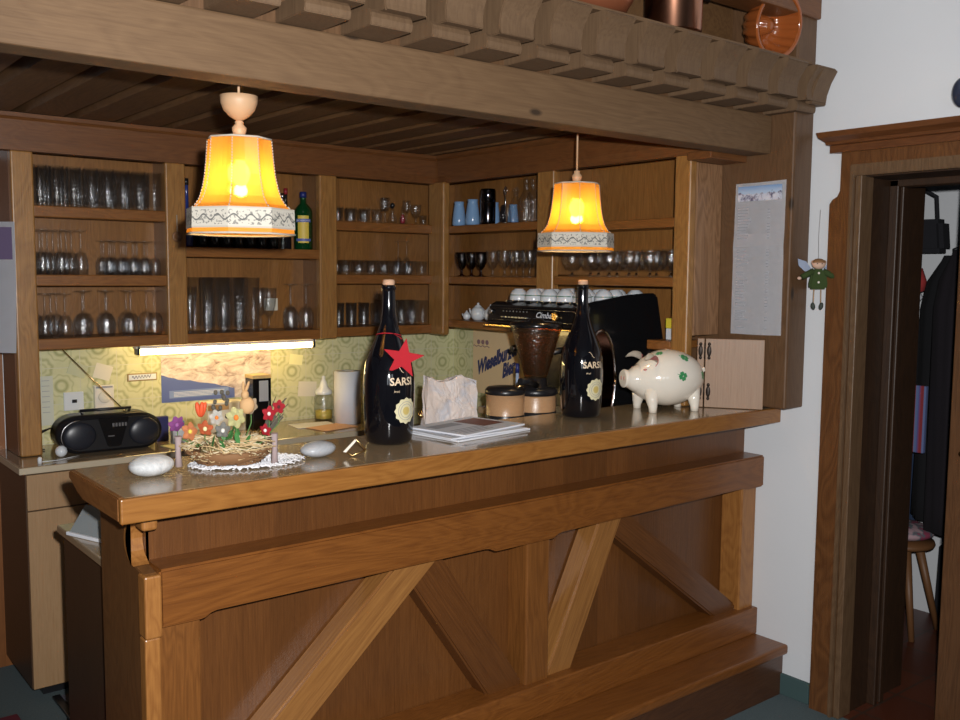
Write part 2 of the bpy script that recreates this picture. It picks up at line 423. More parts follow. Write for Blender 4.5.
# ---------------------------------------------------------------- wall cabinets
ca = thing('wall_cabinet', 'long oak wall cabinet over the tiled back counter, three open bays of glasses', 'cabinet', (1.9, 4.05, 1.31))
YA = 3.903
for (x0, x1, zb) in ((.871, .951, .902), (1.457, 1.543, 1.312), (2.176, 2.269, 1.312)):
    MB().box(x0, x1, YA, YA+.04, zb, 2.07, .007, 3).build('post', OAK, ca)
MB().box(2.818, 2.862, 3.812, YA+.04, 1.312, 2.075, .012, 3).build('post', OAK, ca)
MB().box(.871, .889, YA+.04, YT-.001-.02, .902, 2.20).build('side_panel', VALX, ca)
MB().box(.889, XW-.001, YT-.022, YT-.009, 1.319, 2.20).build('back_panel', BACKW, ca)
for x0 in (1.49, 2.214): MB().box(x0, x0+.02, YA+.04, YT-.022, 1.33, 2.12).build('divider', BACKW, ca)
def shelfA(x0, x1, z0, z1):
    m = MB(); m.box(x0, x1, YA+.012, YT-.0225, z0+.008, z1-.001)
    m.box(x0-.004, x1+.004, YA+.008, YA+.034, z0, z1, .004); m.build('shelf', SHELFX, ca)
BAYS = [(.953, 1.456, (1.869, 1.604, 1.356)), (1.544, 2.175, (1.726, 1.356)), (2.270, 2.817, (1.864, 1.612, 1.362))]
for x0, x1, zs in BAYS:
    for i, z in enumerate(zs): shelfA(x0, x1, z-.044 if i < len(zs)-1 or len(zs) == 3 else z-.044, z)
v = MB(); v.prism([(3.885, 2.105), (3.893, 2.068), (3.93, 2.066), (3.93, 2.2), (3.875, 2.205), (3.875, 2.19), (3.885, 2.18)], 'X', .835, 2.862)
v.build('cornice', VALX, ca)
MB().box(.84, 2.84, 3.93, YT-.009, 2.185, 2.2).build('top_panel', VALX, ca)

cb = thing('wall_cabinet', 'oak corner wall cabinet above the espresso machine, two open bays on the right wall', 'cabinet', (3.0, 3.1, 1.34))
XB = 2.844
MB().box(XB, XB+.04, 3.045, 3.152, 1.39, 2.075, .007, 3).build('post', OAK, cb)
MB().box(XB, XB+.04, 2.299, 2.376, 1.122, 2.075, .009, 3).build('post', OAK, cb)
MB().box(XB+.04, 3.036, 2.299, 2.317, 1.392, 2.045, .003).build('end_panel', ENDW, cb)
MB().box(XW-.022, XW-.0125, 2.32, YT-.0235, 1.334, 2.2).build('back_panel', BACKWB, cb)
MB().box(XB+.04, XW-.024, 3.10, 3.115, 1.62, 2.1).build('divider', BACKWB, cb)
def shelfB(y0, y1, z0, z1):
    m = MB(); m.box(XB+.012, XW-.0235, y0, y1, z0+.008, z1-.001); m.box(XB+.008, XB+.034, y0-.002, y1+.002, z0, z1, .004); m.build('shelf', SHELFY, cb)
for y0, y1, zt in ((3.155, 3.81, 1.857), (3.155, 3.81, 1.607), (3.33, 3.81, 1.39), (2.378, 3.042, 1.841), (2.378, 3.042, 1.613), (2.378, 2.50, 1.367)):
    shelfB(y0, y1, zt-.037, zt)
MB().prism([(2.829, 2.105), (2.836, 2.068), (2.866, 2.066), (2.866, 2.2), (2.816, 2.205), (2.816, 2.19), (2.829, 2.18)], 'Y', 2.20, 3.8745).build('cornice', VALY, cb)
MB().box(2.866, XW-.0125, 2.32, YT-.024, 2.185, 2.2).build('top_panel', VALY, cb)

# hatch flap, standing half open between cabinet post and side board
fl = thing('hatch_flap', 'pale wooden hatch flap hanging below the menu beside the china pig', 'hatch', (2.895, 2.284, 1.1215), math.atan2(-.205, .137))
m = MB(); m.box(.03, .245, -.008, .008, 0, .262, .002); m.build('panel', FLAPW, fl, world=False)
m = MB(); m.box(.0, .026, -.008, .008, 0, .262, .002); m.build('hinge_strip', FLAPW, fl, world=False)
for z in (.06, .215):
    m = MB()
    for s_ in (-1, 1):
        x = .028+s_*.016
        m.ball((x, -.0095, z), (.009, .003, .022), 10)
        m.ball((x, -.0095, z+.026), (.006, .003, .007), 8); m.ball((x, -.0095, z-.026), (.006, .003, .007), 8)
    m.tube([(.028, -.011, z-.03), (.028, -.011, z+.03)], .003, 6)
    m.build('hinge', mat('dark_iron', (.03, .022, .018), .45, .7), fl, world=False)

# ---------------------------------------------------------------- bar
bar = thing('bar_counter', 'long oak bar counter front with timber-frame style posts and diagonal braces', 'bar counter', (1.95, 2.2, 0))
XL = .735
MB().box(XL+.035, XW-.001, 2.245, 2.27, .90, 1.0735).build('upper_panel', VENEER, bar)
MB().box(XL+.035, XW-.001, 2.277, 2.30, .0, .90).build('lower_panel', VENEER, bar)
def railprof():
    p = [(.768, .924), (XW-.001, .924)]
    zl, zh = .783, .797
    def bump(x0, x1):   # a tongue that hangs low between x0 and x1
        return [(x1+.045, zh), (x1+.02, zh-.004), (x1+.01, zl+.002), (x1, zl), (x0, zl), (x0-.01, zl+.002), (x0-.02, zh-.004), (x0-.045, zh)]
    p += [(XW-.001, .800)]
    p += [(3.06, .800), (3.03, .806)]
    p += bump(1.80, 2.03)
    p += [(.91, zh), (.895, zh-.003), (.88, zl+.002), (.87, zl), (.768, zl)]
    return p
m = MB(); m.prism(railprof()[::-1], 'Y', 2.147, 2.278, .006); m.build('upper_rail', OAKX, bar)
MB().box(.768, XW-.001, 2.155, 2.277, .203, .311, .005).build('lower_rail', OAKX, bar)
MB().box(.768, XW-.001, 2.010, 2.277, .165, .2035, .010, 3).build('foot_ledge', OAKX, bar)
MB().box(.775, XW-.002, 2.034, 2.277, 0, .166).build('plinth', wood('plinth_dark', (.10, .038, .014), (.055, .02, .008), 'X', rough=.3, coat=.3), bar)
MB().box(.770, .877, 2.18, 2.277, .30, .80, .004).build('post', OAKZ, bar)
MB().box(1.946, 2.045, 2.18, 2.277, .30, .79, .006).build('post', OAKZ, bar)
MB().box(3.062, XW-.001, 2.18, 2.277, .30, .81, .006).build('post', OAKL, bar)
def brace(a, b, w_, m_, y0=2.192, trim=(.311, .79)):
    # a bar from a to b (x,z), vertical cut ends hidden behind the rails
    a = Vector(a); b = Vector(b); d = (b-a).normalized(); n = Vector((-d.y, d.x))*w_/2
    pts = [a+n, b+n, b-n, a-n]
    mb = MB(); mb.prism([tuple(p) for p in pts], 'Y', y0, 2.277, .007)
    # clip to the field between the rails
    bmesh.ops.bisect_plane(mb.b, geom=mb.b.verts[:]+mb.b.edges[:]+mb.b.faces[:], plane_co=(0, 0, trim[0]-.01), plane_no=(0, 0, -1), clear_outer=True)
    bmesh.ops.bisect_plane(mb.b, geom=mb.b.verts[:]+mb.b.edges[:]+mb.b.faces[:], plane_co=(0, 0, trim[1]+.015), plane_no=(0, 0, 1), clear_outer=True)
    bmesh.ops.holes_fill(mb.b, edges=[e for e in mb.b.edges if e.is_boundary])
    return mb.build('brace', m_, bar)
def dwood(name, ang, light, dark):
    n = NT(name); co_ = n.coord()
    v = n.mapping(co_, (1, 1, 1), rot=(0, ang, 0)); v = n.mapping(v, (1.3, 34, 34))
    f = n.noise(v, 5, 6, .65); n.base(n.ramp(f, [(.3, dark), (.75, light)])); n.p(Roughness=.38); n.b.inputs['Coat Weight'].default_value = .25; n.b.inputs['Coat Roughness'].default_value = .2
    n.bump(f, .25, .003)
    return n.m
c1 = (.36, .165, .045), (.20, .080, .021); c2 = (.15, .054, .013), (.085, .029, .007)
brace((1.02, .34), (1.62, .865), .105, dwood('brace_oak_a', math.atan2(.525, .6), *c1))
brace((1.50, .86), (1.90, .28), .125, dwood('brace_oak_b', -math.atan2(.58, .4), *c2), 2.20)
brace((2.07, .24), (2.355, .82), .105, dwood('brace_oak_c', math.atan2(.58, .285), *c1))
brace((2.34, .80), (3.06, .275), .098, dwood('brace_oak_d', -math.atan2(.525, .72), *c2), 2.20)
# end console at the left corner, curved above the rail
endp = [(2.475, 0), (2.475, 1.062), (2.20, 1.062), (2.20, 1.035)]+[(2.205+.075*math.sin(a), .978+.057*math.cos(a)) for a in [PI*i/14 for i in range(1, 14)]]+[(2.165, .915), (2.165, 0)]
MB().prism(endp, 'X', XL, XL+.034, .002).build('end_panel', wood('bar_end_wood', (.17, .075, .025), (.10, .042, .014), 'Z', coat=.15), bar)
m = MB()
cv = [(2.205, 1.035)] + [(2.235+.03*math.sin(a), .97+.055*math.cos(a)) for a in [PI*i/10 for i in range(0, 11)]]
cv2 = [(2.270+.0, 1.04)]
arc_o = [(2.205+.0755*math.sin(a), .978+.0575*math.cos(a)) for a in [PI*i/12 for i in range(1, 12)]]
arc_i = [(2.200+.062*math.sin(a), .978+.0575*math.cos(a)) for a in [PI*i/12 for i in range(11, 0, -1)]]
m.box(XL-.004, XL+.036, 2.142, 2.19, .764, .915, .005); m.build('rail_end_block', OAKL, bar)
MB().box(XL-.003, XL+.034, 2.152, 2.19, 0, .762, .004).build('corner_strip', OAKL, bar)
MB().box(XL-.004, XL+.034, 2.15, 2.20, 1.020, 1.052, .008, 3).build('block', OAKL, bar)
m = MB(); m.prism(arc_o+arc_i, 'X', XL-.006, XL+.036, .002); m.build('curved_bracket', OAKL, bar)
# countertop
top = thing('countertop', 'glossy beige bar countertop with a thick orange-brown oak edge', 'countertop', (1.9, 2.28, 1.066))
m = MB()
m.box(.662, XW-.001, 2.082, 2.100, 1.062, 1.1195, .004, 3); m.build('front_edge', OAKTOP, top)
m = MB(); m.prism([(2.478, 1.119), (2.10, 1.119), (2.10, 1.064), (2.36, 1.064), (2.41, 1.075), (2.45, 1.092), (2.478, 1.10)], 'X', .662, .680, .003); m.build('end_edge', OAKY, top)
MB().box(.680, XW-.001, 2.100, 2.478, 1.074, 1.1185).build('slab', SHELFX, top)
MB().box(.676, XW-.002, 2.096, 2.478, 1.1186, 1.120).build('laminate_surface', LAM, top)

# inner work counter behind the bar
ic = thing('work_counter', 'lower inner work counter behind the bar end with a beige top and dark side', 'counter', (1.2, 2.75, 0))
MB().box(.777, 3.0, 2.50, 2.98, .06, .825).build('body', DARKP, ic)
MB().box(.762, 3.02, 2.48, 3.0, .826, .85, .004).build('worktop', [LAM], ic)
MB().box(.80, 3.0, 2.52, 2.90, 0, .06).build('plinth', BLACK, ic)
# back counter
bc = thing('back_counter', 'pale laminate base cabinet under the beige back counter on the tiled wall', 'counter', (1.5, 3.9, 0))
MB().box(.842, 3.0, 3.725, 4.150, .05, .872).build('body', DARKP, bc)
MB().box(.89, 3.0, 3.77, 4.12, 0, .05).build('plinth', BLACK, bc)
MB().box(.844, 3.12, 3.708, 3.7248, .735, .868, .002).build('drawer', LAMDR, bc)
for i in range(4): MB().box(.844+i*.57, .844+i*.57+.565, 3.708, 3.7248, .052, .730, .002).build('door', LAMDR, bc)
m = MB(); m.box(.822, 3.14, 3.700, 4.150, .874, .900, .003); m.box(2.70, 3.14, 3.29, 3.70, .874, .900, .003)
bt = m.build('worktop', LAM, bc)
MB().box(.818, 2.70, 3.694, 3.7005, .875, .899, .002).build('front_edge', LAMEDGE, bc)
MB().box(.8165, .8225, 3.696, 4.150, .875, .899, .002).build('side_edge', LAMEDGE, bc)
# side base unit that carries the espresso machine (under the right-hand cabinet)
sb = thing('side_counter', 'side counter below the espresso machine along the right wall', 'counter', (2.9, 2.9, 0))
MB().box(2.60, 3.0, 2.52, 3.0, .851, 1.0).build('riser', DARKP, sb)
MB().box(2.62, 3.14, 2.52, 3.28, 1.0, 1.03, .004).build('worktop', LAM, sb)
MB().box(2.75, 3.13, 3.03, 3.28, .0, 1.0).build('riser', DARKP, sb)

# floor mat behind the bar, rug
r = MB().box(.935, 2.4, 3.05, 3.70, .001, .010, .003).build('floor_mat', mat('grey_mat', (.10, .10, .13), .8)); tag(rest(r, (1.6, 3.4, 0.001)), 'grey rubber mat on the floor behind the bar', 'mat')
m = MB(); m.box(.905, .933, 2.9, 3.705, .001, .014, .003); r = m.build('mat_edging', BLACK); tag(rest(r, (.92, 3.3, .001)), 'black strip lying on the carpet along the mat', 'strip')
r = MB().box(-.4, .765, 2.6, 3.62, .001, .02, .006).build('floor_rug', MAROON)
tag(rest(r, (.4, 3.2, .001)), 'dark maroon rug, only its corner showing at lower left', 'rug')
#APPEND
# ---------------------------------------------------------------- lampshades
def shade_mat():
    n = NT('parchment_shade'); n.n.remove(n.b)
    v = n.coord(); f = n.noise(n.mapping(v, (4, 4, 2)), 6, 4)
    c1 = n.mix(f, (.88, .50, .10), (.80, .40, .06))
    d = n.new('ShaderNodeBsdfDiffuse'); t = n.new('ShaderNodeBsdfTranslucent'); g = n.new('ShaderNodeBsdfGlossy'); g.inputs['Roughness'].default_value = .35
    n.put(d.inputs[0], c1); n.put(t.inputs[0], n.mix(f, (.72, .33, .035), (.66, .27, .02)))
    rf = n.new('ShaderNodeBsdfRefraction'); rf.inputs['Roughness'].default_value = .52; rf.inputs['IOR'].default_value = 1.08; n.put(rf.inputs[0], (1, .70, .14, 1))
    mt = n.new('ShaderNodeMixShader'); mt.inputs[0].default_value = .22; n.l.new(t.outputs[0], mt.inputs[1]); n.l.new(rf.outputs[0], mt.inputs[2])
    m1 = n.new('ShaderNodeMixShader'); m1.inputs[0].default_value = .62; n.l.new(d.outputs[0], m1.inputs[1]); n.l.new(mt.outputs[0], m1.inputs[2])
    m2 = n.new('ShaderNodeMixShader'); m2.inputs[0].default_value = .04; n.l.new(m1.outputs[0], m2.inputs[1]); n.l.new(g.outputs[0], m2.inputs[2])
    n.l.new(m2.outputs[0], n.out.inputs[0]); return n.m
SHADE = shade_mat()
def band_mat():
    n = NT('embroidered_ribbon'); v = n.coord(); x, y, z = n.sep(v)
    an = n.math('ARCTAN2', y, x)
    wv = n.math('MULTIPLY', n.math('SINE', n.math('MULTIPLY', an, 20.0)), .007)
    d = n.math('ABSOLUTE', n.math('SUBTRACT', n.math('SUBTRACT', z, .040), wv))
    vine = n.math('LESS_THAN', d, .0022)
    nz = n.noise(v, 130, 2); dots = n.math('GREATER_THAN', nz, .56)
    inr = n.math('LESS_THAN', n.math('ABSOLUTE', n.math('SUBTRACT', z, .040)), .019)
    stripe = n.math('GREATER_THAN', n.math('ABSOLUTE', n.math('SUBTRACT', z, .040)), .0225)
    f = n.math('MULTIPLY', n.math('MAXIMUM', vine, n.math('MULTIPLY', dots, .75)), inr)
    col = n.mix(f, (.62, .58, .50), (.15, .15, .14)); col = n.mix(n.math('MULTIPLY', stripe, .35), col, (.40, .34, .25))
    n.base(col); n.p(Roughness=.8); n.b.inputs['Subsurface Weight'].default_value = 0
    return n.m
BAND = band_mat()
CORD = mat('lacing_thread', (.55, .50, .42), .8)
BULB = NT('warm_bulb'); BULB.b.inputs['Emission Color'].default_value = (1, .72, .32, 1); BULB.b.inputs['Emission Strength'].default_value = 25; BULB = BULB.m
def octo(r, z, k):   # octagon corner
    a = PI/4*k+math.radians(8); return (r*math.cos(a), r*math.sin(a), z)
SP = [(.142, .000), (.1405, .012), (.139, .058), (.136, .064), (.118, .078), (.105, .098), (.097, .125), (.091, .155), (.087, .19), (.084, .225), (.082, .252)]
def rad_at(z):
    for (a, za), (b, zb) in zip(SP, SP[1:]):
        if za <= z <= zb: return a+(b-a)*(z-za)/(zb-za)
    return SP[-1][0]
def pendant(loc, label, cup):
    t = thing('pendant_lamp', label, 'lamp', loc); t.scale = (.955, .955, .935)     # origin at the lower rim centre
    m = MB(); tb = bmesh.new(); rings = []
    N = 8; sub = 4
    for (r, z) in SP:
        ring = []
        for k in range(N):
            a = Vector(octo(r, z, k)); b = Vector(octo(r, z, k+1))
            for q in range(sub):
                p = a.lerp(b, q/sub); sag = -.0055*math.sin(PI*q/sub)*min(1, z/.1)
                rr = Vector((p.x, p.y, 0)).normalized(); ring.append(tb.verts.new(p+rr*sag))
        rings.append(ring)
    for a, b in zip(rings, rings[1:]):
        n = len(a)
        for i in range(n):
            j = (i+1) % n; f = tb.faces.new([a[i], a[j], b[j], b[i]]); f.smooth = False
    m.merge(tb); sh = m.build('lamp_shade', SHADE, t, world=False)
    m = MB()
    for k in range(N):   # cross-laced seams
        zs = .07
        while zs < .25:
            r = rad_at(zs)+.001; m.tube([Vector(octo(r, zs, k)), Vector(octo(rad_at(zs+.005)+.002, zs+.005, k))], .0016, 5); zs += .0075
    m.tube([octo(.0825, .252, k) for k in range(9)], .0026, 6)
    m.tube([octo(.142, 0.0, k) for k in range(9)], .0028, 6)
    m.build('seam_lacing', CORD, sh, world=False)
    m = MB(); tb = bmesh.new()
    zz = (.013, .067); rings = [[tb.verts.new(V(*octo(r, z, k))) for k in range(8)] for r, z in ((.1428, zz[0]), (.1412, zz[1]), (.1395, zz[1]), (.1410, zz[0]))]
    for a, b in zip(rings, rings[1:]+rings[:1]):
        for i in range(8): tb.faces.new([a[i], a[(i+1) % 8], b[(i+1) % 8], b[i]])
    bmesh.ops.recalc_face_normals(tb, faces=tb.faces); m.merge(tb); m.build('trim_band', BAND, sh, world=False)
    m = MB(); m.lathe([(0, .252), (.024, .252), (.026, .256), (.014, .262), (.018, .272), (.019, .282), (.010, .292), (.012, .297), (.007, .302), (0, .303)], seg=20)
    for k in range(0, 8, 2): m.tube([(0, 0, .253), octo(.082, .252, k)], .0018, 5)
    m.build('turned_finial', LIGHTW, t, world=False)
    if cup:
        m = MB(); pr = [(0, .300), (.012, .303), (.026, .312), (.040, .328), (.047, .346), (.049, .365), (.044, .366), (.042, .350), (.034, .332), (.02, .320), (0, .316)]
        m.lathe(pr, seg=28); m.build('ceiling_cup', LIGHTW, t, world=False)
    m = MB(); m.tube([(0, 0, .29), (0, 0, (2.246-loc[2])/.935)], .0035, 8); m.build('cord', LIGHTW, t, world=False)
    m = MB(); m.tube([(0, 0, .25), (0, 0, .195)], .014, 12); m.build('bulb_socket', CREAM, t, world=False)
    m = MB(); m.ball((0, 0, .160), (.026, .026, .034), 16); m.lathe([(.012, .185), (.013, .200)], seg=12); bl = m.build('bulb', BULB, t, world=False)
    bl.visible_shadow = True
    return t
pendant((1.030, 2.25, 1.714), 'pendant lamp with parchment bell shade under a wooden cup, left over the bar', True)
pendant((2.372, 2.42, 1.703), 'pendant lamp with parchment bell shade on a thin cord, right near the bottle', False)

# ---------------------------------------------------------------- glassware prototypes
def glass_thing(name, prof, m, seg=16, flip=False, extra=None):
    # thin-walled vessel as one closed lathe
    mb = MB(); 
    if flip:
        h = max(z for r, z in prof); prof = [(r, h-z) for r, z in prof]
    mb.lathe(prof, seg=seg)
    if extra: extra(mb)
    o = mb.build(name, m); C.objects.unlink(o); return o
def tumb(r0, r1, h, base=.012, w=.0022):
    return [(0, 0), (r0*.92, 0), (r0, .003), (r1, h), (r1-w, h), (r0-w, base), (0, base)]
def stemg(rf, rs, bowl, hf=.004):
    # bowl: list of (r,z) outer from stem top up
    out = [(0, 0), (rf, 0), (rf, .002), (rs*2, hf+.003), (rs, hf+.012), (rs, bowl[0][1]-.01)] + bowl
    inn = [(max(r-.0018, .0), z+.0015) for r, z in reversed(bowl[1:])]
    inn[0] = (bowl[-1][0]-.0018, bowl[-1][1])
    return out+inn+[(0, bowl[0][1]+.006)]
WINE = stemg(.033, .0035, [(.004, .085), (.022, .095), (.034, .115), (.037, .135), (.035, .160), (.030, .183)])
SHER = stemg(.026, .003, [(.004, .075), (.018, .085), (.026, .105), (.028, .135), (.026, .165)])
GOBL = stemg(.030, .005, [(.005, .035), (.018, .048), (.030, .075), (.034, .105), (.036, .125)])
BRAN = stemg(.030, .004, [(.005, .020), (.030, .030), (.047, .055), (.050, .075), (.044, .095), (.038, .108)])
PILS = [(0, 0), (.030, 0), (.030, .004), (.010, .015), (.012, .03), (.026, .12), (.030, .20), (.0278, .20), (.0238, .12), (.010, .036), (0, .032)]
PR = dict(
    tall=glass_thing('tumbler', tumb(.027, .029, .152, .018), GLASS),
    highball=glass_thing('highball_glass', tumb(.026, .030, .205, .02), GLASS),
    juice=glass_thing('tumbler', tumb(.024, .027, .112, .014), GLASS),
    short=glass_thing('whisky_glass', tumb(.030, .035, .070, .014), GLASS),
    low=glass_thing('glass_dish', tumb(.034, .040, .035, .012), GLASS),
    shot=glass_thing('shot_glass', tumb(.018, .022, .055, .012), GLASS),
    wine=glass_thing('wine_glass', WINE, GLASS, flip=True), sherry=glass_thing('sherry_glass', SHER, GLASS, flip=True),
    wineup=glass_thing('wine_glass', WINE, GLASS), goblet=glass_thing('goblet', GOBL, GLASS), sherryup=glass_thing('sherry_glass', SHER, GLASS),
    dark=glass_thing('goblet', GOBL, GLASSBR), brandy=glass_thing('brandy_glass', BRAN, GLASS), pils=glass_thing('pilsner_glass', PILS, GLASS))
def put(key, x, y, z, label, group=None, s=1, cat='glass', sz=None):
    p = PR[key]; o = p.copy(); C.objects.link(o); o.location = (x, y, z+.0005); o.rotation_euler = (0, 0, random.uniform(0, 6)); o.scale = (s, s, sz or s)
    o.name = p.name.split('.')[0]; tag(o, label, cat, group); return o
def rows(key, x0, x1, nx, ys, z, label, group, s=1, sz=None, stag=.5):
    for j, y in enumerate(ys):
        st = (x1-x0)/max(nx-1, 1)
        for i in range(nx):
            x = x0+st*i+(st*stag if j % 2 else 0)
            if x > x1+.001: continue
            put(key, x+random.uniform(-.002, .002), y+random.uniform(-.002, .002), z, label, group, s, sz=sz)
def rowsB(key, y0, y1, ny, xs, z, label, group, s=1, sz=None):
    for j, x in enumerate(xs):
        st = (y1-y0)/max(ny-1, 1)
        for i in range(ny):
            y = y0+st*i+(st*.5 if j % 2 else 0)
            if y > y1+.001: continue
            put(key, x+random.uniform(-.002, .002), y+random.uniform(-.002, .002), z, label, group, s, sz=sz)
# left bay
rows('tall', .982, 1.425, 8, (3.945, 4.012, 4.080), 1.869, 'tall clear tumbler in the packed rows on the top shelf of the left bay', 'tall tumblers on the top left shelf', sz=1.03)
rows('sherry', .982, 1.125, 3, (3.945, 4.005, 4.065, 4.125), 1.604, 'upturned stem glass in the left cluster on the middle shelf, left bay', 'upturned stem glasses left of the middle shelf', 1.0, stag=.5, sz=1.07)
rows('sherry', 1.235, 1.425, 5, (3.945, 3.995, 4.045, 4.095), 1.604, 'upturned stem glass in the right cluster on the middle shelf, left bay', 'upturned stem glasses right of the middle shelf', .8, sz=.85)
rows('sherry', .985, 1.06, 2, (3.95, 4.01, 4.07), 1.356, 'narrow upturned glass at the left end of the lowest shelf, left bay', 'narrow upturned glasses at the left of the lowest shelf', 1.0, sz=1.05)
rows('wine', 1.13, 1.42, 4, (3.965,), 1.356, 'upturned wine glass in the front row of the lowest shelf, left bay', 'upturned wine glasses on the lowest left shelf')
rows('wine', 1.165, 1.42, 4, (4.06,), 1.356, 'upturned wine glass in the rear row of the lowest shelf, left bay', 'rear wine glasses on the lowest left shelf')
# middle bay, lower shelf
put('pils', 1.575, 3.96, 1.356, 'footed pilsner glass alone at the left end of the middle bay')
rows('highball', 1.645, 1.865, 4, (3.950, 4.015, 4.08), 1.356, 'tall straight beer glass in the packed group in the middle bay', 'tall beer glasses in the middle bay', stag=.5, sz=1.17)
rows('goblet', 1.94, 1.94, 1, (3.95, 4.04), 1.356, 'stemmed glass beside the tall beer glasses in the middle bay', 'stemmed glasses in the middle bay', sz=1.55)
rows('wine', 2.055, 2.135, 2, (3.96, 4.04), 1.356, 'upturned wine glass at the right end of the middle bay', 'upturned wine glasses in the middle bay', .95, sz=1.15)
# right bay
rows('short', 2.30, 2.52, 4, (3.95, 4.03), 1.864, 'small clear glass on the top shelf of the right bay', 'small glasses on the top shelf of the right bay', .8, sz=.95)
rows('low', 2.31, 2.53, 3, (3.945,), 1.864, 'low glass dish in front on the top shelf of the right bay', 'low glass dishes on the top shelf of the right bay', .65) if False else None
for x, k, s_, l in ((2.565, 'sherryup', .75, 'small upright stem glass beside the dishes on the top shelf, right bay'), (2.70, 'sherryup', .72, 'small upright stem glass near the red stopper, top shelf, right bay'), (2.755, 'goblet', .8, 'stubby goblet near the corner post on the top shelf'), (2.80, 'shot', .9, 'small shot glass against the corner post on the top shelf')):
    put(k, x, 3.96, 1.864, l, s=s_)
put('sherryup', 2.62, 4.03, 1.864, 'rear stem glass behind the oil cruet, top shelf, right bay', s=.8)
rows('short', 2.345, 2.785, 7, (3.95, 4.03), 1.612, 'heavy low glass in the rows on the middle shelf, right bay', 'low glasses on the middle shelf of the right bay', .9, sz=1.0)
put('sherry', 2.295, 3.955, 1.612, 'upturned stem glass at the left end of the middle shelf, right bay', s=.8, sz=.78)
rows('sherry', 2.742, 2.795, 2, (4.10,), 1.612, 'tall upturned stem glass behind the low glasses by the corner post', 'tall upturned glasses near the corner', .8, sz=1.05)
rows('juice', 2.298, 2.51, 4, (3.945, 4.005, 4.065), 1.362, 'rimmed juice glass on the lowest shelf left of the bottle neck', 'juice glasses left on the lowest shelf of the right bay')
rows('juice', 2.60, 2.79, 4, (3.945, 4.005, 4.065), 1.362, 'bluish straight glass packed on the lowest shelf beside the corner post', 'straight glasses right on the lowest shelf of the right bay', sz=1.1)
# side cabinet
rowsB('goblet', 3.245, 3.51, 4, (2.89, 2.97), 1.607, 'clear goblet on the second shelf of the side cabinet', 'clear goblets in the side cabinet')
rowsB('dark', 3.59, 3.745, 3, (2.885,), 1.607, 'brown-tinted goblet on the second shelf by the corner', 'brown goblets in the side cabinet', .95)
put('wine', 2.91, 3.225, 1.722, 'x') if False else None
put('sherry', 2.985, 3.185, 1.607, 'tall upturned stem glass by the post, second shelf of the side cabinet', s=.95, sz=1.22)
rowsB('brandy', 2.43, 2.98, 6, (2.905, 3.01), 1.613, 'round-bowled brandy glass on the shelf behind the right pendant lamp', 'brandy glasses behind the right lamp')

# ---------------------------------------------------------------- bottles and jars on the shelves
def bottle(name, label, x, y, z, r, h, m, capm, neck=.3, capname='cap', cat='bottle', group=None):
    t = thing(name, label, cat, (x, y, z), 0, group)
    p = [(0, 0), (r*.92, 0), (r, .004), (r, h*(1-neck)*.85), (r*.9, h*(1-neck)*.93), (r*.36, h*(1-neck)*1.06), (r*.30, h*.94), (r*.34, h*.945), (r*.34, h*.96), (0, h*.96)]
    MB().lathe(p, seg=20).build('body', m, t, world=False)
    MB().lathe([(r*.36, h*.90), (r*.38, h*.90), (r*.38, h), (0, h)], seg=16).build(capname, capm, t, world=False)
    return t
NAVY = mat('navy_cap', (.02, .03, .16), .35)
DKGL = mat('dark_bottle_glass', (.012, .010, .012), .08, Coat_Weight=.5)
BLUEB = mat('blue_bottle', (.02, .04, .20), .15, Coat_Weight=.4)
YLAB = mat('yellow_label', (.75, .55, .08), .5); BLAB = mat('blue_label', (.10, .13, .42), .5)
GRB = mat('deep_green_bottle', (.003, .045, .012), .06, Coat_Weight=.6)
bottle('liqueur_bottle', 'slim dark blue bottle at the left end of the middle bay', 1.572, 3.97, 1.726, .026, .29, BLUEB, BLACK, .45)
SIL = mat('silver_cap', (.7, .7, .7), .25, 1)
for i in range(7):
    bottle('liquor_bottle', 'dark liquor bottle standing behind the left pendant lampshade', 1.64+.056*i, 3.98, 1.726, .025, .20+.012*((i*3) % 4), DKGL, BLACK, .4, group='dark bottles behind the left lamp')
bottle('liquor_bottle', 'clear bottle with a silver cap just right of the left lampshade', 2.035, 3.995, 1.726, .022, .255, GLASS, SIL, .45)
bottle('liquor_bottle', 'dark bottle with a red cap left of the green herbal bottle', 2.085, 4.06, 1.726, .025, .285, DKGL, mat('red_cap', (.3, .02, .03), .4), .42)
t = bottle('herbal_liqueur_bottle', 'green flat bottle with yellow label and blue cap in the middle bay', 2.125, 3.965, 1.726, .042, .265, GRB, NAVY, .24)
m = MB()
def wrap(mb, r, a0, a1, z0, z1, mi=0, n=10):
    tb = bmesh.new(); A = []; B = []
    for i in range(n+1):
        a = a0+(a1-a0)*i/n; A.append(tb.verts.new(V(r*math.cos(a), r*math.sin(a), z0))); B.append(tb.verts.new(V(r*math.cos(a), r*math.sin(a), z1)))
    for i in range(n): tb.faces.new([A[i], A[i+1], B[i+1], B[i]])
    return mb.merge(tb, mi)
va = math.atan2(-3.965, -2.125)
wrap(m, .0425, va-.62, va+.62, .03, .155); m.build('label', YLAB, t, world=False)
m = MB(); wrap(m, .0429, va-.85, va+.85, .125, .140); wrap(m, .0429, va-.85, va+.85, .038, .050); m.build('label_band', BLAB, t, world=False)
def curved_text(s, size, r, a_c, z, m_, parent, name='lettering', shear=0, bold=0, rf=None):
    tb = text_bm(s, size, shear, bold=bold)
    for v_ in tb.verts:
        a = a_c+v_.co.x/r; zz = z+v_.co.y; rr = rf(zz) if rf else r
        v_.co = V(rr*math.cos(a), rr*math.sin(a), zz)
    mb = MB(); mb.merge(tb); return mb.build(name, m_, parent, world=False)
curved_text('BECHEROVKA', .0105, .0434, va, .1285, PAPER, t)
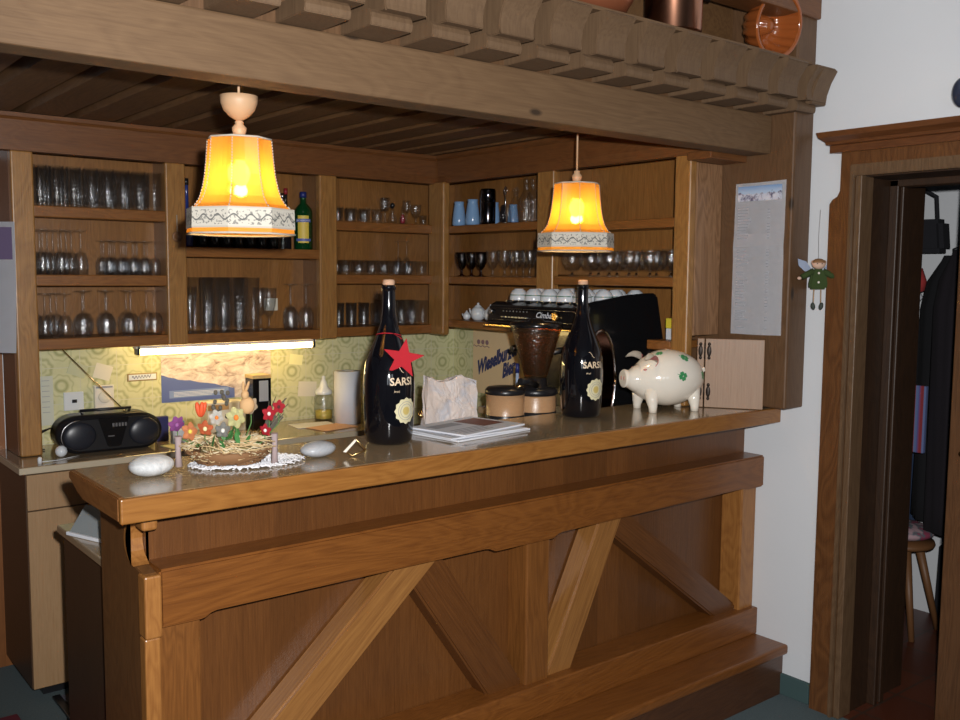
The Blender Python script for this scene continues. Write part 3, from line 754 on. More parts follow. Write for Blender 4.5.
# small card behind the glasses in the middle bay
m = MB(); m.box(-.035, .035, -.001, .001, 0, .058); o = m.build('price_card', PAPERC); o.location = (2.03, 4.115, 1.44); tag(o, 'small pale green card standing behind glasses in the middle bay', 'card')
t = thing('wooden_fob', 'round wooden fob hanging on a cord from the second cabinet post', 'fob', (1.500, 3.8975, 1.765))
MB().lathe([(0, 0), (.020, 0), (.022, .003), (.020, .006), (.012, .007), (.010, .004), (0, .004)], (0, 0, 0), 24, M=M4('X', 90)).build('fob', TWIG if False else mat('brown_fob', (.26, .13, .06), .5), t, world=False)
MB().tube([(0, -.003, .02), (0, -.002, .09)], .0022, 6).build('cord', mat('fob_cord', (.45, .38, .30), .7), t, world=False)
# oil cruet and red stopper bottle on right bay
t = thing('oil_cruet', 'small glass cruet with a stopper left on the top shelf, right bay', 'cruet', (2.605, 3.945, 1.8645))
MB().lathe([(0, 0), (.022, 0), (.024, .02), (.010, .06), (.008, .075), (0, .075)], seg=16).build('body', GLASS, t, world=False)
MB().ball((0, 0, .088), (.012, .012, .013), 12).build('stopper', BLACK, t, world=False)
t = thing('oil_cruet', 'small glass cruet holding red liquid on the top shelf, right bay', 'cruet', (2.665, 3.945, 1.8645))
MB().lathe([(0, 0), (.018, 0), (.020, .02), (.008, .055), (.007, .085), (0, .085)], seg=16).build('body', GLASS, t, world=False)
MB().lathe([(0, .003), (.010, .003), (.012, .02), (.005, .045), (0, .048)], seg=12).build('red_contents', mat('red_wax', (.35, .03, .05), .5), t, world=False)
# blue vases
def vase(y, x, s, label):
    o = MB().lathe([(0, 0), (.030, 0), (.034, .008), (.033, .035), (.027, .085), (.023, .105), (.026, .118), (.024, .118), (.021, .105), (0, .10)], seg=24).build('blue_vase', BLUEV)
    o.location = (x, y, 1.8575); o.scale = (s,)*3; tag(o, label, 'vase')
vase(3.772, 2.886, 1.0, 'pale blue tapered vase nearest the corner post')
vase(3.668, 2.89, 1.05, 'pale blue vase, second from the corner post')
vase(3.62, 2.985, .95, 'pale blue vase half hidden behind the second one')
vase(3.475, 2.985, .8, 'small pale blue vase between shaker and cruet')
t = thing('cocktail_shaker', 'dark steel cocktail shaker on the top shelf of the side cabinet', 'shaker', (2.895, 3.556, 1.8575))
DST = mat('dark_steel', (.10, .10, .12), .12, 1)
MB().lathe([(0, 0), (.034, 0), (.036, .01), (.037, .10), (.036, .104)], seg=28).build('body', DST, t, world=False)
MB().lathe([(.036, .104), (.038, .106), (.037, .16), (.034, .168), (0, .17)], seg=28).build('lid', DST, t, world=False)
t = thing('table_cruet_stand', 'wire handled cruet stand between shaker and crystal decanters', 'cruet stand', (2.90, 3.432, 1.8575))
MB().lathe([(0, 0), (.035, 0), (.035, .006), (0, .008)], seg=20).build('tray', CHROME, t, world=False)
MB().tube([(0, 0, .005), (0, 0, .13), (0, .01, .155), (0, 0, .172), (0, -.01, .155), (0, 0, .135)], .0028).build('handle', CHROME, t, world=False)
for s_ in (-1, 1): MB().lathe([(0, .008), (.015, .008), (.016, .05), (.008, .07), (.009, .085), (0, .09)], (0, s_*.018, 0), 14).build('bottle', GLASS if s_ < 0 else DKGL, t, world=False)
for i, (x, y, h) in enumerate(((2.89, 3.345, .165), (2.89, 3.272, .205), (2.968, 3.315, .215), (2.975, 3.235, .20))):
    t = thing('crystal_decanter', 'cut crystal decanter crowded against the post on the top shelf', 'decanter', (x, y, 1.8575), random.random(), 'crystal decanters in the side cabinet')
    MB().lathe([(0, 0), (.030, 0), (.033, .012), (.032, h*.5), (.022, h*.62), (.012, h*.72), (.013, h*.82), (0, h*.82)], seg=10, smooth=False).build('body', GLASS, t, world=False)
    MB().ball((0, 0, h*.90), (.015, .015, h*.09), 8).build('stopper', GLASS, t, world=False)

# white pots on the low corner shelf
def pot(y, x, s, label, name='teapot'):
    t = thing(name, label, 'pot', (x, y, 1.3905))
    MB().lathe([(0, 0), (.024*s, 0), (.038*s, .015*s), (.044*s, .04*s), (.038*s, .065*s), (.024*s, .078*s), (0, .08*s)], seg=24).build('body', WHITE, t, world=False)
    MB().lathe([(.022*s, .078*s), (.018*s, .086*s), (.006*s, .092*s), (.008*s, .10*s), (0, .105*s)], seg=16).build('lid', WHITE, t, world=False)
    MB().tube([(-.005*s, .038*s, .03*s), (-.01*s, .058*s, .045*s), (-.012*s, .066*s, .068*s)], [.009*s, .007*s, .005*s]).build('spout', WHITE, t, world=False)
    MB().tube([(0, -.040*s, .06*s), (0, -.058*s, .055*s), (0, -.058*s, .03*s), (0, -.042*s, .02*s)], .004*s).build('handle', WHITE, t, world=False)
pot(3.67, 2.93, .85, 'white china pot, the taller one left of the espresso machine')
pot(3.755, 2.925, .45, 'tiny white china pot nearest the corner on the low shelf')
pot(3.57, 2.93, .8, 'white china pot partly hidden behind the espresso machine edge')

# ---------------------------------------------------------------- espresso machine
em = thing('espresso_machine', 'black espresso machine with cups stacked on its top', 'coffee machine', (2.85, 2.9, 1.0305))
XM = 2.66
m = MB(); m.prism([(2.66, 1.40), (2.652, 1.412), (2.666, 1.484), (2.70, 1.500), (3.10, 1.500), (3.10, 1.40)], 'Y', 2.664, 3.26, .006); m.build('head', BLACKM, em)
m = MB(); m.box(2.93, 3.10, 2.664, 3.24, 1.06, 1.402, .01); m.build('back_housing', BLACKM, em)
m = MB(); m.box(2.66, 2.93, 2.67, 3.24, 1.032, 1.085, .01); m.build('drip_tray', STEEL, em)
sidep = [(2.645, 1.10), (2.655, 1.25), (2.662, 1.40), (2.664, 1.500)]
for i in range(9):
    f_ = i/8; sidep.append((2.69+.36*f_, 1.512+.034*math.sin(PI*.5*f_)))
sidep += [(3.075, 1.535), (3.122, 1.34), (3.125, 1.034), (2.66, 1.034)]
m = MB(); m.prism(sidep[::-1], 'Y', 2.638, 2.664, .008); m.build('side_cover', BLACKM, em)
m = MB(); m.box(2.645, 2.665, 2.667, 3.27, 1.392, 1.401, .002); m.build('trim_strip', GOLD, em)
# chrome outline, buttons and badge on the fascia
def facia(y, z, off=0.0025):   # point on the sloped fascia
    f_ = (z-1.412)/(1.484-1.412); return V(2.652+.014*f_-off, y, z)
m = MB(); pts = []
for i in range(25):
    a = -PI/2-PI*i/24; pts.append(facia(2.725+.028*math.cos(a+PI)*-1 if False else 2.72-.028*math.cos(a-PI/2+PI/2)*0-.024*math.sin(PI*i/24), 1.448+.024*math.cos(PI*i/24)))
pts = [facia(3.22, 1.472)]+pts+[facia(3.22, 1.424)]
m.tube(pts, .0013, 6); m.build('chrome_outline', CHROME, em)
m = MB()
for i in range(8):
    p = facia(3.00+.022*i, 1.436); m.box(p.x-.002, p.x+.002, p.y-.007, p.y+.007, p.z-.003, p.z+.003, .001)
    p = facia(3.00+.022*i, 1.461); m.ball(p, (.002, .004, .003), 8)
m.build('button_row', ALU, em)
def text_on(s, size, origin, xd, yd, m_, parent, name='lettering', shear=0, bold=0, wx=1):
    tb = text_bm(s, size, shear, bold=bold); xd = Vector(xd).normalized(); yd = Vector(yd).normalized(); o_ = Vector(origin)
    for v_ in tb.verts: v_.co = o_+xd*v_.co.x*wx+yd*v_.co.y
    mb = MB(); mb.merge(tb); return mb.build(name, m_, parent)
text_on('Cimbali', .034, facia(2.885, 1.440), (0, -1, 0), (.19, 0, 1), PAPER, em, 'badge_lettering', .25, .0006, 1.1)
m = MB(); m.tube([facia(2.815, 1.450, .0), facia(2.815, 1.450, .018)], .016, 16); m.build('pressure_knob', GOLD, em)
m = MB(); m.tube([facia(3.235, 1.458, 0), facia(3.235, 1.458, .012)], .011, 14); m.build('steam_knob', CHROME, em)
for y in (2.80, 3.05):
    m = MB(); m.tube([(2.80, y, 1.40), (2.80, y, 1.33)], .034, 16); g_ = m.build('brew_group', CHROME, em)
    m = MB(); m.tube([(2.80, y, 1.315), (2.80, y, 1.33)], .036, 16); m.tube([(2.77, y, 1.322), (2.62, y, 1.305)], .013, 10); m.build('portafilter', BLACK, g_)
m = MB()
for i in range(13): m.box(2.70, 3.09, 2.70+.04*i, 2.705+.04*i, 1.500, 1.507)
m.build('cup_rail', STEEL, em)
# upturned cups on the machine
GRN = mat('green_line', (.02, .13, .07), .4)
def cup(x, y, rz, label, first=[None]):
    if first[0] is None:
        t = thing('coffee_cup', label, 'cup', (x, y, 1.5075), rz, 'upturned coffee cups on the espresso machine')
        MB().lathe([(.040, 0), (.0405, .004), (.038, .026), (.030, .041), (.022, .046), (.020, .050), (.017, .050), (.016, .045), (0, .045), (0, .040), (.026, .038), (.034, .024), (.037, 0), (.040, 0)], seg=24).build('body', WHITE, t, world=False)
        MB().lathe([(.0398, .021), (.0394, .0245)], seg=24).build('green_line', GRN, t, world=False)
        MB().tube([(.036, 0, .030), (.052, 0, .030), (.056, 0, .018), (.050, 0, .008), (.038, 0, .010)], .0035, 6).build('handle', WHITE, t, world=False)
        first[0] = t; return t
    c = copy_tree(first[0]); c.location = (x, y, 1.5075); c.rotation_euler = (0, 0, rz); c['label'] = label; return c
lab = 'white green-lined cup upturned in the rows on the espresso machine'
for j, x in enumerate((2.735, 2.830, 2.925, 3.020)):
    for i in range(5):
        cup(x, 3.14-.098*i-(.03 if j % 2 else 0), random.uniform(1.45, 1.75), lab)

# ---------------------------------------------------------------- coffee grinder and canisters behind the bar
STR = wood('striped_bamboo', (.50, .30, .16), (.42, .23, .11), 'X', strips=False, cathedral=.05, rough=.3)
n = NT('coffee_beans'); vo = n.new('ShaderNodeTexVoronoi'); n.l.new(n.coord(), vo.inputs['Vector']); vo.inputs['Scale'].default_value = 110; n.base(n.ramp(vo.outputs['Distance'], [(.1, (.16, .065, .022)), (.6, (.03, .012, .005))])); n.p(Roughness=.4); n.bump(vo.outputs['Distance'], .6, .004); BEANS = n.m
gr = thing('coffee_grinder', 'coffee grinder with a brown tapered bean hopper and black lid', 'coffee grinder', (2.37, 2.62, .8505))
MB().lathe([(0, 0), (.085, 0), (.085, .03), (.075, .04), (.075, .20), (.078, .215), (.078, .315), (.074, .322), (0, .322)], seg=32).build('base', [STR], gr, world=False)
MB().lathe([(.079, .232), (.0795, .232), (.0795, .262), (.079, .262)], seg=32).build('dark_band', BLACK, gr, world=False)
MB().lathe([(.0795, .322), (.083, .326), (.083, .342), (.072, .350), (.045, .352), (.043, .385), (0, .385)], seg=32).build('collar', BLACK, gr, world=False)
MB().lathe([(.040, .385), (.045, .395), (.075, .50), (.096, .575), (.096, .580), (.093, .580), (.072, .50), (.042, .397), (0, .39)], seg=32).build('bean_hopper', AMBER, gr, world=False)
MB().lathe([(0, .3915), (.038, .399), (.069, .50), (.087, .553), (.06, .560), (0, .556)], seg=28).build('coffee_beans', BEANS, gr, world=False)
MB().lathe([(.098, .574), (.100, .580), (.098, .592), (.03, .597), (.026, .604), (.0, .606)], seg=32).build('lid', BLACKM, gr, world=False)
MB().tube([(-.04, -.05, .362), (-.10, -.075, .384), (-.155, -.09, .388)], .012, 10).build('handle', BLACK, gr, world=False)
t = thing('canister', 'low round tan canister with black lid left of the coffee grinder', 'canister', (2.205, 2.60, .8505))
MB().lathe([(0, 0), (.068, 0), (.068, .205), (.070, .245), (.070, .338), (0, .338)], seg=32).build('body', STR, t, world=False)
MB().lathe([(.0685, .215), (.0715, .215), (.0715, .262), (.0705, .264)], seg=32).build('dark_band', BLACK, t, world=False)
m = MB(); m.lathe([(.072, .338), (.074, .342), (.074, .352), (.065, .362), (0, .364)], seg=32)
for a in range(24): m.box(-.002, .002, -.002, .002, 0, 0) if False else None
m.build('lid', BLACK, t, world=False)
MB().tube([(.02, -.03, .362), (.045, -.05, .370)], .007, 8).build('latch', GOLD, t, world=False)
# brass jug and silver tray behind the right bottle
t = bottle('soda_bottle', 'slim blue and white bottle standing between brewery sign and grinder hopper', 2.575, 2.96, .8505, .022, .40, mat('pale_blue_bottle', (.35, .45, .62), .25), NAVY, .35)
t = thing('metal_tray', 'tall oval steel tray propped up behind the right bottle', 'tray', (2.665, 2.57, 1.0))
def oval(y, rx, rz_, n=40, cx=0, cz=.23): return [(cx+rx*math.cos(2*PI*i/n), cz+rz_*math.sin(2*PI*i/n)) for i in range(n)]
DCP = mat('dark_mirror_tray', (.22, .13, .10), .18, 1)
MB().prism(oval(0, .085, .195, cz=.21), 'Y', 0, .006, smooth=True).build('plate', DCP, t, world=False)
m = MB(); pts = [(.085*math.cos(2*PI*i/40), 0, .21+.195*math.sin(2*PI*i/40)) for i in range(41)]; m.tube(pts, .006, 8); m.build('rim', CHROME, t, world=False)
# dispenser and papers near the cabinet post
t = thing('packet', 'small yellow-topped white packet on the low shelf beside the post', 'packet', (2.93, 2.437, 1.3675))
MB().box(-.02, .02, -.018, .018, 0, .045, .003).build('body', WHITE, t, world=False)
MB().box(-.021, .021, -.019, .019, .045, .085, .003).build('top', mat('bright_yellow', (.75, .62, .05), .5), t, world=False)
o = MB().box(2.885, 3.03, 2.385, 2.48, 1.3675, 1.3725, .001).build('paper_slip', PAPER); tag(rest(o, (2.94, 2.43, 1.3675)), 'white paper slip lying on the short low shelf by the post', 'paper') if False else C.objects.unlink(o)

# ---------------------------------------------------------------- giant bottles
BPROF = [(0, 0), (.055, 0), (.063, .003), (.068, .010), (.0715, .03), (.0745, .08), (.0765, .13), (.0765, .17), (.0745, .205), (.068, .240), (.057, .270), (.045, .298), (.034, .325), (.0265, .350), (.0215, .378), (.0190, .41), (.0185, .445), (.0185, .462)]
def brad(z):
    for (a, za), (b, zb) in zip(BPROF[1:], BPROF[2:]):
        if za <= z <= zb: return a+(b-a)*(z-za)/(zb-za)
    return .0185
GOLDL = mat('gold_lettering', (.80, .62, .42), .45)
LABM = mat('cream_gold_label', (.72, .66, .42), .5); LABM2 = mat('gold_label_detail', (.62, .48, .16), .4)
def big_bottle(loc, label, a_txt, star=False):
    t = thing('giant_wine_bottle', label, 'bottle', loc, 0)
    s_ = MB().lathe(BPROF+[(0, .462)], seg=40).build('body', BTL, t, world=False)
    MB().lathe([(.0186, .450), (.0210, .452), (.0210, .464), (.0192, .466), (.0192, .4625)], seg=28).build('lip', BTL, t, world=False)
    MB().lathe([(.0165, .4625), (.0175, .466), (.0178, .474), (.0165, .480), (.012, .482), (0, .482)], seg=20).build('cork', mat('cork', (.62, .38, .24), .7), t, world=False)
    curved_text('SARSI', .031, .0765, a_txt+.05, .178, GOLDL, t, bold=.0006, rf=lambda z: brad(z)+.0008)
    curved_text('brut', .010, .0765, a_txt-.18, .157, GOLDL, t, rf=lambda z: brad(z)+.0008, name='small_lettering', shear=.3)
    # swash above the name
    m = MB(); m.tube([V((brad(z)+.001)*math.cos(a_txt+d), (brad(z)+.001)*math.sin(a_txt+d), z) for d, z in [(-.15+.05*i, .232-.0028*i+.004*math.sin(i)) for i in range(7)]], .001, 5); m.build('swash', GOLDL, t, world=False)
    # round lobed label
    tb = bmesh.new(); ac = a_txt+.24; zc = .102; cen = tb.verts.new(V((brad(zc)+.001)*math.cos(ac), (brad(zc)+.001)*math.sin(ac), zc))
    def ringv(R_, lob):
        vs = []
        for i in range(48):
            th = 2*PI*i/48; r_ = R_*(1+lob*math.cos(th*12)); da = r_*math.cos(th)/.0765; z = zc+r_*math.sin(th)
            vs.append(tb.verts.new(V((brad(z)+.001)*math.cos(ac+da), (brad(z)+.001)*math.sin(ac+da), z)))
        return vs
    A = ringv(.012, 0); B = ringv(.024, 0); D = ringv(.037, .06)
    for i in range(48):
        j = (i+1) % 48; tb.faces.new([cen, A[i], A[j]]).material_index = 1
        tb.faces.new([A[i], B[i], B[j], A[j]]).material_index = 0; tb.faces.new([B[i], D[i], D[j], B[j]]).material_index = 0 if (i//2) % 2 else 0
    mb = MB(); mb.b.free(); mb.b = tb; lb = mb.build('label', [LABM, LABM2], t, world=False)
    m = MB()
    for R_ in (.020, .027):
        m.tube([V((brad(zc+R_*math.sin(th))+.0014)*math.cos(ac+R_*math.cos(th)/.0765), (brad(zc+R_*math.sin(th))+.0014)*math.sin(ac+R_*math.cos(th)/.0765), zc+R_*math.sin(th)) for th in [2*PI*i/24 for i in range(25)]], .0007, 4)
    m.build('label_rings', INKG, lb, world=False)
    return t
t1 = big_bottle((1.528, 2.334, 1.1205), 'oversized black wine bottle with a red star hung on its neck', math.atan2(-2.353, -1.537)+.48)
t2 = big_bottle((2.364, 2.372, 1.1205), 'oversized black wine bottle without a star, beside the china pig', math.atan2(-2.392, -2.375)+.50)
# felt star hung on the first bottle
st = thing('felt_star', 'red felt star hanging from the neck of the left bottle', 'star', (1.519, 2.246, 1.377))
d_ = V(1.545, 2.262, 0).normalized(); xs = V(d_.y, -d_.x, 0)
rot = Matrix((xs, -V(d_.x, d_.y, 0), V(0, 0, 1))).transposed()
m = MB(); pts = []
for i in range(10):
    a = PI/2+PI*i/5-.16; r_ = .062 if i % 2 == 0 else .025; pts.append((r_*math.cos(a), r_*math.sin(a)))
m.prism(pts, 'Y', -.002, .002, .001)
mt = rot.to_4x4() @ M4('X', -14)
bmesh.ops.transform(m.b, matrix=mt, verts=m.b.verts); m.build('star_body', RED, st, world=False)
m = MB(); ring = []
for i in range(25):
    th = 2*PI*i/24; ring.append(V(1.528+.0375*math.cos(th), 2.334+.0375*math.sin(th), 1.437+.010*math.cos(th+2.3)))
m.tube(ring, .0013, 5); m.tube([ring[17], V(1.524, 2.273, 1.437), V(1.522, 2.257, 1.432)], .0013, 5); m.build('red_cord', RED, st)

# ---------------------------------------------------------------- pig
pg = thing('piggy_bank', 'cream china pig with green four-leaf clovers on the bar top', 'piggy bank', (2.735, 2.305, 1.1205), 0)
pax = V(-.90, .34, 0).normalized(); pang = math.atan2(pax.y, pax.x)
pg.rotation_euler = (0, 0, pang); pg.scale = (1.08, 1.08, 1.10)      # local +X is where the pig looks
def pig_body():
    tb = bmesh.new(); bmesh.ops.create_uvsphere(tb, u_segments=48, v_segments=32, radius=1)
    for v_ in tb.verts:
        x, y, z = v_.co; # sphere poles on z -> turn to x
        x, y, z = z, y, x
        X = x*.142; k = 1
        if x > 0: k = 1-.30*x**1.6      # head taper
        Y = y*.098*k; Z = z*.096*k+.110
        if x > .3: Z -= .010*(x-.3)
        v_.co = V(X, Y, Z)
    bmesh.ops.recalc_face_normals(tb, faces=tb.faces)
    for f in tb.faces: f.smooth = True
    return tb
m = MB(); m.merge(pig_body())
# snout
m.tube([(.090, 0, .108), (.125, 0, .107), (.145, 0, .109), (.150, 0, .110), (.159, 0, .111), (.162, 0, .111)], [.058, .040, .029, .030, .031, .027], 24)
# legs
for (x, y) in ((.075, .052), (.075, -.052), (-.085, .052), (-.085, -.052)):
    m.tube([(x, y*.8, .075), (x, y*1.0, .036), (x, y*1.1, .015), (x, y*1.1, 0.0)], [.026, .020, .0145, .0135], 16)
# tail
m.tube([(-.138, 0, .13), (-.150, .004, .138), (-.156, -.004, .130), (-.150, -.006, .122), (-.146, .004, .128)], [.006, .005, .005, .004, .003], 8)
pb = m.build('body', CREAM, pg, world=False)
PINK = mat('pink_glaze', (.62, .25, .22), .25, Coat_Weight=.4)
for s_ in (-1, 1):
    m = MB(); tb = bmesh.new()
    # ear: a pointed leaf folded forward and outwards
    base = V(.066, s_*.050, .178); tip = V(.118, s_*.072, .176); acr = V(-.40, s_*.45, -.80).normalized()
    rows_ = []
    for i in range(7):
        f_ = i/6; c_ = base.lerp(tip, f_)+V(0, 0, .010*math.sin(PI*f_)); ww = .021*(1-f_)**.75+.0004
        rows_.append([tb.verts.new(c_+acr*ww*q_+V(0, 0, .007*(1-q_*q_)*(1-f_))) for q_ in (-1, -.5, 0, .5, 1)])
    for a, b in zip(rows_, rows_[1:]):
        for i in range(4):
            f = tb.faces.new([a[i], a[i+1], b[i+1], b[i]]); f.smooth = True
    r_ = bmesh.ops.solidify(tb, geom=tb.faces[:], thickness=.004)
    bmesh.ops.recalc_face_normals(tb, faces=tb.faces)
    m.merge(tb); er = m.build('ear', CREAM, pg, world=False)
    tb = bmesh.new(); n3 = (tip-base).cross(acr).normalized(); n3 = n3 if n3.y*s_ > 0 else -n3; vs = [tb.verts.new(c_+n3*.0085) for c_ in (base+acr*.012, base.lerp(tip, .75)+acr*.002, base-acr*.010, base-(tip-base)*.1)]; tb.faces.new(vs); bmesh.ops.solidify(tb, geom=tb.faces[:], thickness=.001); MB().merge(tb).build('ear_lining', PINK, er, world=False)
def on_pig(th, ph, off=.001):   # point on the body from angles
    x, y, z = math.sin(ph), math.cos(ph)*math.cos(th), math.cos(ph)*math.sin(th)
    k = 1-.30*x**1.6 if x > 0 else 1
    p = V(x*.142, y*.098*k, z*.096*k+.110-(.010*(x-.3) if x > .3 else 0))
    nrm = V(x/.142, y/.098, z/.096).normalized()
    return p+nrm*off, nrm
CLV = mat('clover_green', (.05, .28, .10), .3)
def clover(th, ph, R_=.018, rot_=0.3):
    def sp(u, w): return on_pig(th+u/.095/max(.3, math.cos(ph)), ph+w/.135, .0011)[0]
    mb = MB(); tb = bmesh.new()
    for k in range(4):
        a = PI/2*k+rot_; cx, cy = R_*.55*math.cos(a), R_*.55*math.sin(a); c_ = tb.verts.new(sp(cx, cy)); rg = []
        for i in range(20):
            t_ = 2*PI*i/20; r_ = R_*.44*(1-.45*max(0, math.cos(t_))**6)      # notch on the outside of each leaf
            lx, ly = r_*math.cos(t_), r_*.95*math.sin(t_)
            rg.append(tb.verts.new(sp(cx+lx*math.cos(a)-ly*math.sin(a), cy+lx*math.sin(a)+ly*math.cos(a))))
        for i in range(20): tb.faces.new([c_, rg[i], rg[(i+1) % 20]])
    mb.merge(tb)
    mb.tube([sp(0, 0), sp(R_*.6*math.cos(rot_+.8), R_*.6*math.sin(rot_+.8)), sp(R_*1.15*math.cos(rot_+.9), R_*1.15*math.sin(rot_+.9))], .0011, 5)
    mb.build('clover', CLV, pg, world=False)
SD = 1 # the side that faces the room is local +Y or -Y; found below
side = 1 if (Matrix.Rotation(pang, 3, 'Z') @ V(0, 1, 0)).dot(V(0, -1, 0)) > 0 else -1
def T(deg): return math.radians(deg) if side > 0 else PI-math.radians(deg)
clover(T(8), -.10); clover(T(50), -.28); clover(T(10), -.95); clover(T(72), .28, .013)
for s_ in (-1, 1):   # nostrils, eyes and cheeks
    m = MB(); m.ball((.1615, s_*.010, .112), (.002, .004, .008), 10); m.build('nostril', PINK, pb, world=False)
    th = math.radians(40) if s_ > 0 else PI-math.radians(40)
    p, nr = on_pig(th, .78, .0); m = MB(); m.ball(p, (.007, .006, .004), 10); m.build('cheek', PINK, pb, world=False)
    m = MB(); pts = []
    for i in range(9):
        q = i/8; p, nr = on_pig((math.radians(60-22*q) if s_ > 0 else PI-math.radians(60-22*q)), .52-.10*math.sin(PI*q), .001); pts.append(p)
    m.tube(pts, .0016, 5); m.build('closed_eye', PINK, pb, world=False)

# ---------------------------------------------------------------- bar top small things
def stone(loc, r, label, m_, seed):
    rnd = random.Random(seed); tb = bmesh.new(); bmesh.ops.create_uvsphere(tb, u_segments=32, v_segments=20, radius=1)
    for f in tb.faces: f.smooth = True
    for v_ in tb.verts:
        c_ = v_.co.copy(); k = 1+.04*math.sin(3*c_.x+seed)+.03*math.sin(4*c_.y+2*seed)
        v_.co = V(c_.x*r[0]*k, c_.y*r[1]*k, c_.z*r[2]+r[2]*.96)
    o = MB().merge(tb).build('pebble', m_); o.location = loc; o.rotation_euler = (0, 0, .3); return tag(o, label, 'stone')
n = NT('white_veined_stone'); v_ = n.coord(); f_ = n.noise(v_, 22, 6, .75, 1.2); n.base(n.ramp(f_, [(.30, (.40, .42, .44)), (.50, (.60, .62, .63)), (.66, (.76, .77, .78))])); n.p(Roughness=.7); n.bump(f_, .6, .006)
stone((.806, 2.292, 1.1205), (.060, .044, .026), 'rough white veined pebble at the left end of the bar top', n.m, 2)
n = NT('grey_smooth_stone'); v_ = n.coord(); x_, y_, z_ = n.sep(v_); f_ = n.math('SINE', n.math('MULTIPLY', n.math('ADD', x_, n.noise(v_, 9, 3)), 90.0)); n.base(n.mix(n.math('MULTIPLY', f_, .3), (.42, .44, .47), (.30, .32, .35))); n.p(Roughness=.35)
stone((1.250, 2.262, 1.1205), (.052, .040, .022), 'smooth grey pebble between the basket and the left bottle', n.m, 5)

# doily
def doily():
    mb = MB()
    for k in range(1, 15):
        R_ = k/14; pts = []; n_ = 72 if k < 10 else 120
        for i in range(n_+1):
            a = 2*PI*i/n_; lobes = .045*math.cos(a*24)*R_**3; zig = .022*math.sin(a*n_/3.0)
            rr = R_+lobes+zig*R_
            pts.append((.145*rr*math.cos(a), .084*rr*math.sin(a), .0035+.0022*math.sin(a*n_/2.0+k)+.004*R_**4*abs(math.sin(a*12))))
        mb.tube(pts, .0019, 5, cap=False)
    for i in range(48):
        a = 2*PI*i/48; mb.tube([(.145*r_*math.cos(a), .084*r_*math.sin(a), .003+.002*math.sin(r_*40+i)) for r_ in (.05, .25, .45, .65, .85, .99)], .0015, 5)
    return mb
o = doily().build('lace_doily', mat('white_cotton', (.86, .86, .90), .9)); o.location = (1.058, 2.290, 1.1205); o.rotation_euler = (0, 0, math.radians(-12))
tag(o, 'white crocheted lace doily under the flower basket', 'doily')
# basket arrangement
bk = thing('flower_basket', 'straw nest basket with felt flowers and a paper butterfly on the doily', 'flower arrangement', (1.010, 2.292, 1.1275), math.radians(-25)); bk.scale = (1, 1, 1.12)
STRAW = mat('dry_straw', (.58, .42, .22), .8); TWIG = mat('brown_twig', (.24, .12, .05), .8); STRAW2 = mat('pale_straw', (.70, .60, .40), .8)
m = MB(); rnd = random.Random(3)
m.lathe([(0, .002), (.050, .002), (.076, .012), (.086, .032), (.082, .034), (.070, .016), (.05, .008), (0, .008)], seg=32)
bb_ = m.build('basket_bowl', TWIG, bk, world=False)
for (mm, nn_, nm) in ((TWIG, 230, 'woven_twigs'), (STRAW, 150, 'straw'), (STRAW2, 110, 'pale_straw')):
    m = MB()
    for i in range(nn_):
        a = rnd.uniform(0, 2*PI); dl = rnd.uniform(.35, 1.1); z = rnd.uniform(.012, .05)
        if nm == 'woven_twigs': z = rnd.uniform(.002, .036)
        R_ = .060+z*1.05+rnd.uniform(-.004, .008); pts = []
        for q in range(6):
            aa = a+dl*q/5; rr = R_+rnd.uniform(-.003, .003); ly = .85
            pts.append((rr*math.cos(aa)*1.12, rr*math.sin(aa)*ly, max(.001, z+rnd.uniform(-.004, .006))))
        if nm != 'woven_twigs' and rnd.random() < .5:
            a2 = rnd.uniform(0, 2*PI); r0 = rnd.uniform(0, .06)
            pts = [(r0*math.cos(a2), r0*math.sin(a2), .04), ((r0+.03)*math.cos(a2+.4), (r0+.03)*math.sin(a2+.4), .052+rnd.uniform(0, .012)), ((r0+.065)*math.cos(a2+.7), (r0+.065)*math.sin(a2+.7), .045+rnd.uniform(-.01, .02))]
        m.tube(pts, rnd.uniform(.0009, .0017), 5)
    m.build(nm, mm, bb_, world=False)
MB().lathe([(0, .012), (.078, .02), (.070, .042), (.035, .052), (0, .054)], seg=20).build('moss_filling', mat('moss', (.30, .24, .10), .95), bk, world=False)
def flower(p, cp, cc, R_, npet, nm='flower', tilt=None, stem=True):
    R_ *= .84; tilt = tilt or (rnd.uniform(-.6, .6), -.9, rnd.uniform(.1, .9))
    cM = mat(cp[0], cp[1], .8); kM = mat(cc[0], cc[1], .8); p = Vector(p); nr = Vector(tilt).normalized()
    u_ = nr.orthogonal().normalized(); w_ = nr.cross(u_); mb = MB()
    for k in range(npet):
        a = 2*PI*k/npet; d = u_*math.cos(a)+w_*math.sin(a); s3 = nr.cross(d); tb = bmesh.new(); rws = []
        for i in range(5):
            f_ = i/4; c_ = p+d*R_*f_+nr*R_*(.28*f_*f_); ww = R_*.42*math.sin(PI*(.12+.80*f_))
            rws.append([tb.verts.new(c_+s3*ww*q+nr*R_*.08*abs(q)) for q in (-1, 0, 1)])
        for x1, x2 in zip(rws, rws[1:]):
            for i in range(2): f = tb.faces.new([x1[i], x1[i+1], x2[i+1], x2[i]]); f.smooth = True
        bmesh.ops.solidify(tb, geom=tb.faces[:], thickness=.0008); mb.merge(tb)
    fo = mb.build(nm, cM, bk, world=False)
    MB().ball(p+nr*R_*.12, R_*.26, 10).build('flower_centre', kM, fo, world=False)
    if stem: MB().tube([p, p+V(0, .005, -.3*(p.z)), V(p.x*.6, p.y*.6, .04)], .0016, 5).build('stem', mat('stem_green', (.10, .22, .06), .8), fo, world=False)
